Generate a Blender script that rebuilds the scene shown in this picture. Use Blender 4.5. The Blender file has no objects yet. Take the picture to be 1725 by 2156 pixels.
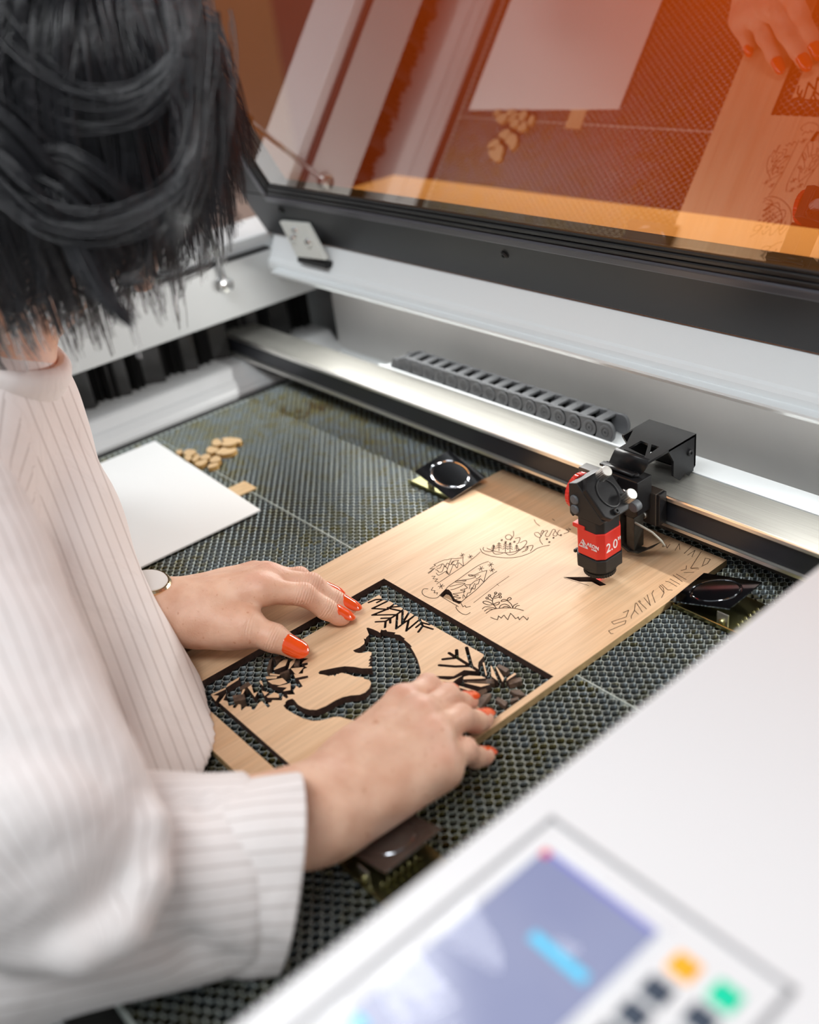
import bpy, bmesh, math, random
import numpy as np
from mathutils import Vector, Matrix
random.seed(7); rng = np.random.default_rng(7)
SC = bpy.context.scene
COL = SC.collection
R_ = math.radians
# ------------------------------------------------------------------ camera
W, H, F = 1725.0, 2156.0, 2120.647
CAM = np.array([0.0, 0.0, 0.46])
def _rot(a, b, c):
    ca, sa, cb, sb, cc, sc = math.cos(a), math.sin(a), math.cos(b), math.sin(b), math.cos(c), math.sin(c)
    Rx = np.array([[1,0,0],[0,ca,-sa],[0,sa,ca]]); Ry = np.array([[cb,0,sb],[0,1,0],[-sb,0,cb]])
    Rz = np.array([[cc,-sc,0],[sc,cc,0],[0,0,1]])
    return Rz @ Ry @ Rx
RM = _rot(1.04846649, 0.117646728, 0.866677990)
def ray(u, v): return RM @ np.array([(u-W/2)/F, -(v-H/2)/F, -1.0])
def atz(u, v, z):
    d = ray(u, v); return CAM + (z-CAM[2])/d[2]*d
def aty(u, v, y):
    d = ray(u, v); return CAM + (y-CAM[1])/d[1]*d
def atd(u, v, d): return CAM + ray(u, v)*d
cam = bpy.data.cameras.new('camera'); camo = bpy.data.objects.new('camera', cam); COL.objects.link(camo)
m4 = Matrix([list(RM[i])+[CAM[i]] for i in range(3)]+[[0,0,0,1]])
camo.matrix_world = m4
cam.sensor_fit = 'VERTICAL'; cam.sensor_height = 36.0; cam.sensor_width = 28.8
cam.lens = F/H*36.0; cam.clip_start = 0.01; cam.clip_end = 50
cam.dof.use_dof = True; cam.dof.focus_distance = 0.80; cam.dof.aperture_fstop = 3.2
SC.camera = camo
# ------------------------------------------------------------------ helpers
def tag(o, label=None, cat=None, group=None, kind=None):
    if label: o['label'] = label
    if cat: o['category'] = cat
    if group: o['group'] = group
    if kind: o['kind'] = kind
    return o
def empty(name, loc, label=None, cat=None, group=None):
    o = bpy.data.objects.new(name, None); COL.objects.link(o); o.location = loc
    o.empty_display_size = 0.02
    bpy.context.view_layer.update()
    return tag(o, label, cat, group)
class MB:
    def __init__(s): s.v = []; s.f = []; s.m = []; s.sm = []
    def add(s, vs, fs, mi=0, smooth=False):
        o = len(s.v); s.v += [tuple(map(float, p)) for p in vs]
        for f in fs: s.f.append([i+o for i in f]); s.m.append(mi); s.sm.append(smooth)
        return s
    def box(s, x0, x1, y0, y1, z0, z1, mi=0):
        vs = [(x0,y0,z0),(x1,y0,z0),(x1,y1,z0),(x0,y1,z0),(x0,y0,z1),(x1,y0,z1),(x1,y1,z1),(x0,y1,z1)]
        return s.add(vs, [(3,2,1,0),(4,5,6,7),(0,1,5,4),(1,2,6,5),(2,3,7,6),(3,0,4,7)], mi)
    def obox(s, c, ax, ay, az, mi=0):
        c, ax, ay, az = map(np.array, (c, ax, ay, az))
        vs = [c+sx*ax+sy*ay+sz*az for sz in (-1,1) for sx, sy in ((-1,-1),(1,-1),(1,1),(-1,1))]
        return s.add(vs, [(3,2,1,0),(4,5,6,7),(0,1,5,4),(1,2,6,5),(2,3,7,6),(3,0,4,7)], mi)
    def prism(s, prof, axis, a0, a1, mi=0, caps=True):
        """prof: list of 2D pts in the two other axes (cyclic order x->(y,z), y->(x,z), z->(x,y))"""
        def mk(p, a):
            return {'x': (a, p[0], p[1]), 'y': (p[0], a, p[1]), 'z': (p[0], p[1], a)}[axis]
        n = len(prof); vs = [mk(p, a0) for p in prof]+[mk(p, a1) for p in prof]
        fs = [(i, (i+1) % n, n+(i+1) % n, n+i) for i in range(n)]
        if caps: fs += [tuple(range(n-1, -1, -1)), tuple(range(n, 2*n))]
        return s.add(vs, fs, mi)
    def cyl(s, c, d, r, h, n=24, r2=None, mi=0, smooth=True, caps=True):
        c = np.array(c, float); d = np.array(d, float); d /= np.linalg.norm(d)
        t = np.array([0,0,1.]) if abs(d[2]) < .9 else np.array([1.,0,0])
        a = np.cross(d, t); a /= np.linalg.norm(a); b = np.cross(d, a)
        r2 = r if r2 is None else r2
        ang = [2*math.pi*i/n for i in range(n)]
        lo = [c+r*(math.cos(t)*a+math.sin(t)*b) for t in ang]; hi = [c+d*h+r2*(math.cos(t)*a+math.sin(t)*b) for t in ang]
        s.add(lo+hi, [(i, (i+1) % n, n+(i+1) % n, n+i) for i in range(n)], mi, smooth)
        if caps: s.add(lo, [tuple(range(n-1,-1,-1))], mi); s.add(hi, [tuple(range(n))], mi)
        return s
    def lathe(s, c, d, prof, n=32, mi=0):
        """prof: list of (r, h) along d"""
        c = np.array(c, float); d = np.array(d, float); d /= np.linalg.norm(d)
        t = np.array([0,0,1.]) if abs(d[2]) < .9 else np.array([1.,0,0])
        a = np.cross(d, t); a /= np.linalg.norm(a); b = np.cross(d, a)
        vs = [c+d*h+r*(math.cos(2*math.pi*i/n)*a+math.sin(2*math.pi*i/n)*b) for r, h in prof for i in range(n)]
        fs = [(j*n+i, j*n+(i+1) % n, (j+1)*n+(i+1) % n, (j+1)*n+i) for j in range(len(prof)-1) for i in range(n)]
        fs += [tuple(range(n-1,-1,-1)), tuple(range((len(prof)-1)*n, len(prof)*n))]
        return s.add(vs, fs, mi, False)
    def tube(s, pts, r, n=10, mi=0, closed=False):
        pts = [np.array(p, float) for p in pts]; m = len(pts); vs = []
        for i, p in enumerate(pts):
            q0 = pts[(i-1) % m] if (closed or i) else p; q1 = pts[(i+1) % m] if (closed or i < m-1) else p
            d = q1-q0; d /= np.linalg.norm(d)+1e-12
            t = np.array([0,0,1.]) if abs(d[2]) < .95 else np.array([1.,0,0])
            a = np.cross(d, t); a /= np.linalg.norm(a); b = np.cross(d, a)
            rr = r[i] if hasattr(r, '__len__') else r
            vs += [p+rr*(math.cos(2*math.pi*k/n)*a+math.sin(2*math.pi*k/n)*b) for k in range(n)]
        fs = [(i*n+k, i*n+(k+1) % n, ((i+1) % m)*n+(k+1) % n, ((i+1) % m)*n+k) for i in range(m if closed else m-1) for k in range(n)]
        if not closed: fs += [tuple(range(n-1,-1,-1)), tuple(range((m-1)*n, m*n))]
        return s.add(vs, fs, mi, True)
    def build(s, name, mats, parent=None, bevel=0, seg=2, fixn=True):
        me = bpy.data.meshes.new(name)
        me.from_pydata(s.v, [], s.f)
        mats = mats if isinstance(mats, (list, tuple)) else [mats]
        for m in mats: me.materials.append(m)
        me.polygons.foreach_set('material_index', s.m); me.polygons.foreach_set('use_smooth', s.sm)
        if fixn:
            bm = bmesh.new(); bm.from_mesh(me); bmesh.ops.recalc_face_normals(bm, faces=bm.faces); bm.to_mesh(me); bm.free()
        me.update()
        return link(name, me, parent, bevel, seg)
def link(name, me, parent=None, bevel=0, seg=2):
    o = bpy.data.objects.new(name, me); COL.objects.link(o)
    if parent is not None:
        o.parent = parent; o.matrix_parent_inverse = world_of(parent).inverted()
    if bevel:
        b = o.modifiers.new('bevel', 'BEVEL'); b.width = bevel; b.segments = seg; b.limit_method = 'ANGLE'; b.angle_limit = R_(40)
    return o
def world_of(o):
    m = Matrix.LocRotScale(o.location, o.rotation_euler, o.scale)
    return (world_of(o.parent) @ o.matrix_parent_inverse @ m) if o.parent else m
# flat shape with holes, extruded downwards
def flat_mesh(name, loops, z0, z1):
    cu = bpy.data.curves.new(name+'_c', 'CURVE'); cu.dimensions = '2D'; cu.fill_mode = 'BOTH'
    cu.extrude = (z1-z0)/2
    for lp in loops:
        sp = cu.splines.new('POLY'); sp.points.add(len(lp)-1); sp.use_cyclic_u = True
        for i, p in enumerate(lp): sp.points[i].co = (p[0], p[1], 0, 1)
    ob = bpy.data.objects.new('tmp', cu); COL.objects.link(ob)
    dg = bpy.context.evaluated_depsgraph_get(); dg.update()
    me = bpy.data.meshes.new_from_object(ob.evaluated_get(dg)); me.name = name
    bpy.data.objects.remove(ob); bpy.data.curves.remove(cu)
    me.transform(Matrix.Translation((0, 0, (z0+z1)/2)))
    return me
def text_mesh(txt, size, mat4, depth=0.0002):
    cu = bpy.data.curves.new('t', 'FONT'); cu.body = txt; cu.size = size; cu.extrude = depth; cu.align_x = 'CENTER'; cu.align_y = 'CENTER'
    ob = bpy.data.objects.new('tmp', cu); COL.objects.link(ob)
    dg = bpy.context.evaluated_depsgraph_get(); dg.update()
    me = bpy.data.meshes.new_from_object(ob.evaluated_get(dg)); bpy.data.objects.remove(ob); bpy.data.curves.remove(cu)
    me.transform(mat4); return me
# ------------------------------------------------------------------ materials
def newmat(name):
    m = bpy.data.materials.new(name); m.use_nodes = True
    nt = m.node_tree; return m, nt, nt.nodes['Principled BSDF']
def N(nt, typ, **kw):
    n = nt.nodes.new(typ)
    for k, v in kw.items(): setattr(n, k, v)
    return n
def simple(name, col, rough=.5, metal=0., spec=.5, bump=0., bscale=300., var=0., vscale=8., coat=0., sheen=0., emit=None, estr=0):
    m, nt, b = newmat(name); L = nt.links.new
    b.inputs['Base Color'].default_value = (*col, 1); b.inputs['Roughness'].default_value = rough
    b.inputs['Metallic'].default_value = metal; b.inputs['Specular IOR Level'].default_value = spec
    b.inputs['Coat Weight'].default_value = coat
    if emit: b.inputs['Emission Color'].default_value = (*emit, 1); b.inputs['Emission Strength'].default_value = estr
    tc = N(nt, 'ShaderNodeTexCoord')
    if var:
        n = N(nt, 'ShaderNodeTexNoise'); n.inputs['Scale'].default_value = vscale; n.inputs['Detail'].default_value = 5
        r = N(nt, 'ShaderNodeMapRange'); r.inputs['From Min'].default_value = .3; r.inputs['From Max'].default_value = .7
        r.inputs['To Min'].default_value = 1-var; r.inputs['To Max'].default_value = 1+var*.4
        mx = N(nt, 'ShaderNodeMix', data_type='RGBA', blend_type='MULTIPLY'); mx.inputs['Factor'].default_value = 1
        mx.inputs['A'].default_value = (*col, 1)
        L(tc.outputs['Object'], n.inputs['Vector']); L(n.outputs['Fac'], r.inputs['Value']); L(r.outputs['Result'], mx.inputs['B']); L(mx.outputs['Result'], b.inputs['Base Color'])
    if bump:
        n = N(nt, 'ShaderNodeTexNoise'); n.inputs['Scale'].default_value = bscale; n.inputs['Detail'].default_value = 3
        bp = N(nt, 'ShaderNodeBump'); bp.inputs['Strength'].default_value = bump; bp.inputs['Distance'].default_value = .001
        L(tc.outputs['Object'], n.inputs['Vector']); L(n.outputs['Fac'], bp.inputs['Height']); L(bp.outputs['Normal'], b.inputs['Normal'])
    return m
def brushed(name, col, rough, stretch=(1, 60, 60), amt=.25, scale=12., metal=1.):
    m, nt, b = newmat(name); L = nt.links.new
    b.inputs['Metallic'].default_value = metal; tc = N(nt, 'ShaderNodeTexCoord'); mp = N(nt, 'ShaderNodeMapping')
    mp.inputs['Scale'].default_value = stretch
    n = N(nt, 'ShaderNodeTexNoise'); n.inputs['Scale'].default_value = scale; n.inputs['Detail'].default_value = 6
    cr = N(nt, 'ShaderNodeMapRange'); cr.inputs['From Min'].default_value = .3; cr.inputs['From Max'].default_value = .7
    cr.inputs['To Min'].default_value = 1-amt; cr.inputs['To Max'].default_value = 1
    mx = N(nt, 'ShaderNodeMix', data_type='RGBA', blend_type='MULTIPLY'); mx.inputs['Factor'].default_value = 1; mx.inputs['A'].default_value = (*col, 1)
    rr = N(nt, 'ShaderNodeMapRange'); rr.inputs['To Min'].default_value = rough-.06; rr.inputs['To Max'].default_value = rough+.1
    L(tc.outputs['Object'], mp.inputs['Vector']); L(mp.outputs['Vector'], n.inputs['Vector']); L(n.outputs['Fac'], cr.inputs['Value'])
    L(cr.outputs['Result'], mx.inputs['B']); L(mx.outputs['Result'], b.inputs['Base Color']); L(n.outputs['Fac'], rr.inputs['Value']); L(rr.outputs['Result'], b.inputs['Roughness'])
    return m
M = {}
M['white'] = simple('white_powder_coat', (.74, .77, .78), .42, bump=.06, bscale=900)
M['panelwhite'] = simple('grey_white_steel', (.55, .565, .565), .4, var=.06, vscale=5)
M['deck'] = simple('white_deck', (.83, .83, .835), .38, bump=.04, bscale=900)
M['shade'] = simple('grey_led_cover', (.22, .22, .22), .5)  # unused dark tone, meant as painted shade under the sill
M['rearwall'] = simple('grey_wall_steel', (.60, .59, .575), .45, var=.12, vscale=6)
M['rail'] = simple('satin_rail', (.56, .57, .575), .38, var=.06, vscale=6)
M['black'] = simple('black_anodised', (.011, .011, .012), .36, spec=.3, bump=.08, bscale=1500)
M['matblack'] = simple('matt_black', (.010, .010, .010), .55, bump=.1, bscale=2000)
M['rubber'] = simple('black_rubber', (.008, .008, .009), .35)
M['graphite'] = simple('graphite_paint', (.020, .0215, .0245), .42, spec=.45, var=.15, vscale=4)
M['lip'] = simple('graphite_lip', (.085, .085, .098), .3, metal=.3)
M['bellows'] = simple('black_bellows', (.012, .012, .012), .38, spec=.6)
M['chain'] = simple('dark_grey_plastic', (.105, .109, .115), .55, bump=.15, bscale=1200, var=.25, vscale=60)
M['beam'] = brushed('brushed_aluminium', (.36, .355, .325), .36, (1, 90, 90), .22, 14, .5)
M['beamedge'] = brushed('bright_aluminium_edge', (.86, .84, .80), .28, (1, 60, 60), .1)
M['insert'] = simple('dark_rail_insert', (.022, .024, .030), .32, metal=.3)
M['chrome'] = simple('chrome_steel', (.78, .78, .78), .13, metal=1)
M['mirror'] = simple('polished_clip_steel', (.30, .315, .34), .08, metal=1)
M['zinc'] = simple('yellow_zinc', (.38, .36, .18), .28, metal=1)
M['steel'] = simple('satin_steel', (.62, .61, .58), .3, metal=1, bump=.3, bscale=2500)
M['hingewhite'] = simple('hinge_grey_white', (.66, .67, .63), .4)
M['red'] = simple('red_anodised', (.72, .030, .018), .36, metal=.15, spec=.6)
M['ink'] = simple('white_print', (.85, .85, .83), .5)
M['greycap'] = simple('grey_rubber_cap', (.10, .11, .12), .5)
M['laser'] = simple('red_laser_light', (1, .02, .05), .5, emit=(1, .03, .08), estr=14)
M['engrave'] = simple('burnt_line', (.075, .036, .014), .8)
M['scorch'] = simple('scorched_edge', (.055, .026, .017), .75, var=.5, vscale=300)
M['paper'] = simple('white_board', (.90, .91, .90), .5)
M['floor'] = simple('grey_floor', (.16, .15, .14), .5, var=.15, vscale=3)
M['wallb'] = simple('tan_wall', (.56, .165, .025), .8, var=.05, vscale=3)
M['walll'] = simple('pale_wall', (.72, .62, .56), .8, var=.05, vscale=3)
M['bezel'] = simple('grey_bezel_line', (.36, .365, .38), .5)
M['keys'] = simple('dark_blue_key', (.055, .075, .11), .35)
M['korange'] = simple('orange_key', (.95, .38, .015), .4, emit=(1, .38, .02), estr=.25)
M['kgreen'] = simple('green_key', (.0, .55, .32), .4, emit=(0, .7, .4), estr=.25)
def wood(name, c1, c2, stretch=(90, 3.2, 90), seed=0., rough=.5):
    m, nt, b = newmat(name); L = nt.links.new
    tc = N(nt, 'ShaderNodeTexCoord'); mp = N(nt, 'ShaderNodeMapping'); mp.inputs['Scale'].default_value = stretch; mp.inputs['Location'].default_value = (seed, seed*1.7, 0)
    n1 = N(nt, 'ShaderNodeTexNoise'); n1.inputs['Scale'].default_value = 1.; n1.inputs['Detail'].default_value = 4; n1.inputs['Distortion'].default_value = .6
    mp2 = N(nt, 'ShaderNodeMapping'); mp2.inputs['Scale'].default_value = tuple(s*6 for s in stretch)
    n2 = N(nt, 'ShaderNodeTexNoise'); n2.inputs['Scale'].default_value = 1.; n2.inputs['Detail'].default_value = 3
    r = N(nt, 'ShaderNodeValToRGB'); e = r.color_ramp.elements
    e[0].position = .30; e[0].color = (*c2, 1); e[1].position = .60; e[1].color = (*c1, 1)
    r2 = N(nt, 'ShaderNodeMapRange'); r2.inputs['From Min'].default_value = .3; r2.inputs['From Max'].default_value = .62; r2.inputs['To Min'].default_value = .86; r2.inputs['To Max'].default_value = 1.02
    mx = N(nt, 'ShaderNodeMix', data_type='RGBA', blend_type='MULTIPLY'); mx.inputs['Factor'].default_value = 1
    L(tc.outputs['Object'], mp.inputs['Vector']); L(mp.outputs['Vector'], n1.inputs['Vector']); L(n1.outputs['Fac'], r.inputs['Fac'])
    L(tc.outputs['Object'], mp2.inputs['Vector']); L(mp2.outputs['Vector'], n2.inputs['Vector']); L(n2.outputs['Fac'], r2.inputs['Value'])
    L(r.outputs['Color'], mx.inputs['A']); L(r2.outputs['Result'], mx.inputs['B']); L(mx.outputs['Result'], b.inputs['Base Color'])
    b.inputs['Roughness'].default_value = rough; return m
M['wood'] = wood('birch_plywood', (.74, .505, .31), (.67, .425, .24))
M['wood2'] = wood('birch_panel', (.75, .515, .32), (.66, .42, .24), (70, 3.5, 70), 3.3)
M['woodedge'] = simple('plywood_edge', (.46, .32, .15), .6, var=.2, vscale=120)
M['oval'] = wood('offcut_wood', (.72, .52, .30), (.62, .40, .19), (40, 8, 40), 5.)
M['chipside'] = simple('smoked_wood', (.14, .085, .055), .6, var=.6, vscale=220)
# orange acrylic
def acrylic():
    m, nt, b = newmat('orange_acrylic'); nt.nodes.remove(b); L = nt.links.new; out = nt.nodes['Material Output']
    tr = N(nt, 'ShaderNodeBsdfTransparent'); tr.inputs['Color'].default_value = (.82, .52, .25, 1)
    gl = N(nt, 'ShaderNodeBsdfGlossy'); gl.inputs['Roughness'].default_value = .004; gl.inputs['Color'].default_value = (1, .97, .94, 1)
    fr = N(nt, 'ShaderNodeFresnel'); fr.inputs['IOR'].default_value = 1.5
    ge = N(nt, 'ShaderNodeNewGeometry'); inv = N(nt, 'ShaderNodeMath', operation='SUBTRACT'); inv.inputs[0].default_value = 1
    mu = N(nt, 'ShaderNodeMath', operation='MULTIPLY'); m2 = N(nt, 'ShaderNodeMath', operation='MULTIPLY'); m2.inputs[1].default_value = 3.2; m2.use_clamp = True
    mix = N(nt, 'ShaderNodeMixShader')
    L(ge.outputs['Backfacing'], inv.inputs[1]); L(fr.outputs['Fac'], mu.inputs[0]); L(inv.outputs[0], mu.inputs[1]); L(mu.outputs[0], m2.inputs[0])
    L(m2.outputs[0], mix.inputs['Fac']); L(tr.outputs['BSDF'], mix.inputs[1]); L(gl.outputs['BSDF'], mix.inputs[2]); L(mix.outputs['Shader'], out.inputs['Surface'])
    return m
M['acrylic'] = acrylic()
# honeycomb aluminium with smoke stains
def honey():
    m, nt, b = newmat('honeycomb_aluminium'); L = nt.links.new
    tc = N(nt, 'ShaderNodeTexCoord'); n = N(nt, 'ShaderNodeTexNoise'); n.inputs['Scale'].default_value = 7; n.inputs['Detail'].default_value = 6
    v = N(nt, 'ShaderNodeTexVoronoi'); v.inputs['Scale'].default_value = 120
    ad = N(nt, 'ShaderNodeMath', operation='MULTIPLY_ADD'); ad.inputs[1].default_value = .30
    r = N(nt, 'ShaderNodeValToRGB'); e = r.color_ramp.elements
    e[0].position = .55; e[0].color = (.082, .096, .100, 1); e[1].position = .82; e[1].color = (.075, .066, .024, 1)
    ne = r.color_ramp.elements.new(.90); ne.color = (.04, .025, .008, 1)
    sp = N(nt, 'ShaderNodeSeparateColor')
    L(tc.outputs['Object'], n.inputs['Vector']); L(tc.outputs['Object'], v.inputs['Vector']); L(v.outputs['Color'], sp.inputs['Color'])
    L(sp.outputs['Red'], ad.inputs[0]); L(n.outputs['Fac'], ad.inputs[2]); L(ad.outputs[0], r.inputs['Fac']); L(r.outputs['Color'], b.inputs['Base Color'])
    b.inputs['Metallic'].default_value = 1.0; b.inputs['Roughness'].default_value = .36
    return m
M['honey'] = honey()
M['honeytop'] = simple('honeycomb_lit_edge', (.68, .75, .70), .4, metal=.3)  # same aluminium as the walls, light caught on the edges painted in
M['bedfloor'] = simple('dark_bed_floor', (.02, .02, .018), .6, var=.4, vscale=20)
# ================================================================== SETTING
FZ = -0.93
def struct(o): o['kind'] = 'structure'; return o
struct(MB().box(-4.0, 3.0, -3.0, 2.6, FZ-.05, FZ).build('floor', M['floor']))
struct(MB().box(-4.0, 3.0, 2.6, 2.7, FZ, 2.3).build('wall_back', M['wallb']))
struct(MB().box(-4.1, -4.0, -3.0, 2.7, FZ, 2.3).build('wall_left', M['walll']))
# ================================================================== LASER CUTTER
ZD = 0.1645           # top of the deck
HY = 0.645            # hinge line of the lid
TH = R_(116.4); CT, ST = math.cos(TH), math.sin(TH)
XR = 0.27             # right end of the machine
cut = empty('laser_cutter', (-.45, .45, FZ), 'large white laser cutting machine with its orange tinted lid propped open', 'laser cutter')
# outer housing: legs of sheet steel down to the floor
mb = MB()
mb.box(-1.17, -1.15, .03, .92, FZ, ZD-.03); mb.box(-1.17, XR, .82, .92, FZ, ZD-.012); mb.box(-1.17, XR, .0, .03, FZ, -.05)
mb.box(.19, XR, .03, .82, FZ, ZD-.012)
mb.box(-1.10, .19, .03, .82, -.12, -.06)
mb.build('cabinet', M['white'], cut)
MB().box(-1.10, -.2, .03, .75, -.06, -.026).build('bed_tray', M['bedfloor'], cut)
# decks
MB().box(-1.17, -1.083, -.0, .92, .128, ZD).build('left_deck', M['white'], cut, .002)
MB().box(-1.083, XR, .655, .92, ZD-.012, ZD).build('rear_deck', M['white'], cut, .002)
mb = MB(); mb.prism([(-.211, ZD), (XR, ZD), (XR, .02), (-.196, .02), (-.196, ZD-.012), (-.209, ZD-.012), (-.2125, ZD-.006)][::-1], 'y', -.07, .66)
# prism axis y takes (x, z)
mb.build('right_deck', M['deck'], cut, .0025, 3)
MB().box(-.1955, -.19, .03, .66, -.05, .02).build('right_inner_wall', M['panelwhite'], cut)
# left inner panel: vertical, with ledge and seal on top
MB().prism([(-1.07, .080), (-1.07, .1465), (-1.0835, .1465), (-1.0835, .080)], 'y', -.0, .712).build('left_inner_panel', M['panelwhite'], cut, .0012)
MB().box(-1.0825, -1.0705, .0, .636, .1465, .1505).build('lid_seal', M['rubber'], cut, .0015)
# bellows behind the slot (pleats) with scalloped lower edge
mb = MB(); xs = []
yy = np.arange(-.0, .712, .0045)
pts = [(-1.128 + (.009 if i % 2 else 0) + .004*math.sin(i*.9), y) for i, y in enumerate(yy)]
n = len(pts); vs = [(x, y, .012) for x, y in pts]+[(x, y, .1) for x, y in pts]
mb.add(vs, [(i, i+1, n+i+1, n+i) for i in range(n-1)], 0, False)
mb.build('dust_bellows', M['bellows'], cut, fixn=False)
mb = MB()
for y in np.arange(.14, .70, .047):
    mb.add([(-1.1185+.006*math.sin(t), y+.011*t/1.5, z) for t in (-1.5, -.5, .5, 1.5) for z in (.006, .1)], [(0,1,3,2),(2,3,5,4),(4,5,7,6)], 0, True)
mb.build('bellows_folds', simple('glossy_bellows', (.03,.03,.03), .22), cut, fixn=False)
# side rail (broad ledge with stepped front)
prof = [(-1.135, .036), (-1.086, .0345), (-1.081, .032), (-1.066, .0165), (-1.063, .0145), (-1.060, .0155), (-1.052, .0085), (-1.0505, .001), (-1.045, -.002), (-1.045, -.03), (-1.135, -.03)]
MB().prism([(-1.135, .018), (-1.086, .017), (-1.081, .0155), (-1.0705, .006), (-1.068, .0045), (-1.066, .0055), (-1.055, -.001), (-1.053, -.004), (-1.049, -.006), (-1.049, -.03), (-1.135, -.03)][::-1], 'y', .03, .71).build('side_rail', M['rail'], cut, .0008)
MB().box(-1.049, -1.027, .03, .70, -.03, -.0105).build('bed_side_channel', M['matblack'], cut)
# rear sill, wall, floor ledge
sill = [(HY+.012, ZD-.002), (HY-.001, ZD-.002), (.6325, .1385), (.630, .1365), (.6285, .133), (.6285, .1245), (.631, .1225), (.72, .1225), (.72, ZD-.002)]
MB().prism(sill, 'x', -1.07, -.19).build('rear_sill', M['white'], cut, .0012, 2)
MB().box(-1.062, -.19, .708, .716, -.03, .1225).build('rear_wall', M['rearwall'], cut)
MB().prism([(.64, -.03), (.64, -.012), (.692, -.010), (.700, -.004), (.708, -.002), (.708, -.03)], 'x', -1.062, -.19).build('rear_ledge', M['white'], cut, .001)
MB().box(-1.05, -.2, .626, .642, -.03, .004).build('rear_guide_bar', M['matblack'], cut)
MB().box(-1.05, -.2, .6185, .640, .1250, .1272).box(-1.05, -.2, .6250, .640, .1190, .1252).build('added_led_cover', M['white'], cut)  # added cover that hides the LED lamps from the camera
# ---- lid
def LP(x, s, d=0.0):     # lid frame: x, distance from hinge along lid, height towards the bed
    return (x, HY+s*CT-d*ST, ZD+s*ST+d*CT)
def lidbox(mb, x0, x1, s0, s1, d0, d1, mi=0):
    vs = [LP(x, s, d) for d in (d0, d1) for x, s in ((x0,s0),(x1,s0),(x1,s1),(x0,s1))]
    return mb.add(vs, [(3,2,1,0),(4,5,6,7),(0,1,5,4),(1,2,6,5),(2,3,7,6),(3,0,4,7)], mi)
XL0, XL1, SL = -1.083, XR, .56
mb = MB()
lidbox(mb, XL0, XL1, 0.0, .064, -.028, .002); lidbox(mb, XL0, XL0+.066, .064, SL, -.028, .002)
lidbox(mb, XL1-.066, XL1, .064, SL, -.028, .002); lidbox(mb, XL0+.066, XL1-.066, SL-.064, SL, -.028, .002)
lid = mb.build('lid', M['graphite'], cut, .0015)
tag(lid, 'dark graphite frame of the raised lid')
mb = MB()
lidbox(mb, XL0+.058, XL1-.058, .0565, .066, .002, .0055); lidbox(mb, XL0+.058, XL0+.068, .066, SL-.066, .002, .0055)
lidbox(mb, XL1-.068, XL1-.058, .066, SL-.066, .002, .0055); lidbox(mb, XL0+.058, XL1-.058, SL-.066, SL-.0565, .002, .0055)
mb.build('lid_inner_lip', M['lip'], lid, .0018, 3)
mb = MB()
for k, (a, b, h) in enumerate(((.0665, .071, .0035), (.072, .0765, .0025), (.0765, .080, .001))):
    lidbox(mb, XL0+a, XL1-a, a, b, -.004, h); lidbox(mb, XL0+a, XL0+b, b, SL-b, -.004, h)
    lidbox(mb, XL1-b, XL1-a, b, SL-b, -.004, h); lidbox(mb, XL0+a, XL1-a, SL-b, SL-a, -.004, h)
mb.build('window_seal', M['rubber'], lid, .0008)
lidbox(MB(), XL0+.064, XL1-.064, .064, SL-.064, -.004, -.0005).build('lid_window', M['acrylic'], lid)
for (u, v) in ((1063, 536), (592, 441)):
    d = ray(u, v); nrm = np.array([0, -ST, CT]); p0 = np.array(LP(0, 0, .002)); p = CAM+np.dot(p0-CAM, nrm)/np.dot(d, nrm)*d
    MB().lathe(p, nrm, [(.0042, 0), (.0042, .0012), (.0028, .0024), (.0018, .0024), (.0016, .0012)], 16).build('frame_screw', M['black'], lid)
# hinge leaf on the sill
def hq(u, v, y): return aty(u, v, y)
q = [hq(588, 467, .622), hq(645, 472, .622), hq(686, 548, .6255), hq(625, 541, .6255)]
nn = np.array([0, 1, .18]); nn /= np.linalg.norm(nn)
mb = MB(); mb.add([p for p in q]+[p+nn*.0055 for p in q], [(0,1,2,3),(7,6,5,4),(0,4,5,1),(1,5,6,2),(2,6,7,3),(3,7,4,0)])
hin = mb.build('hinge', M['hingewhite'], cut, .0008)
for (u, v) in ((623, 484), (618, 500), (650, 509)):
    p = aty(u, v, .6235); MB().lathe(p+nn*.003, -nn, [(.0052, 0), (.0052, .0045), (.0040, .0062), (.0020, .0062), (.0018, .0035)], 20).build('hinge_screw', M['chrome'], hin)
a, b2 = aty(622, 541, .629), aty(690, 550, .629)
MB().box(a[0]+.006, b2[0]-.002, .627, .642, .1425, .149).build('hinge_shadow_block', M['black'], hin, .001)  # black block standing in for the shadow gap under the hinge
# gas strut from the left panel to the lid
stud = np.array([-1.07, .562, .1247]); top = np.array(LP(-1.066, .235, .008))
dd = (top-stud)/np.linalg.norm(top-stud)
gs = MB().tube([stud+np.array([.006, 0, .004]), stud+np.array([.006,0,.004])+dd*.13], .0032, 12).build('gas_strut', M['chrome'], cut)
MB().tube([stud+np.array([.006,0,.004])+dd*.125, top], .0085, 16).build('strut_cylinder', M['black'], gs)
mb = MB(); mb.lathe(stud-np.array([.001,0,0]), (1,0,0), [(.010, 0), (.010, .003), (.0058, .0032), (.0058, .005), (.0085, .0055), (.0095, .0085), (.0085, .0125), (.004, .0135)], 24)
mb.build('ball_stud', M['chrome'], gs)
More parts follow.
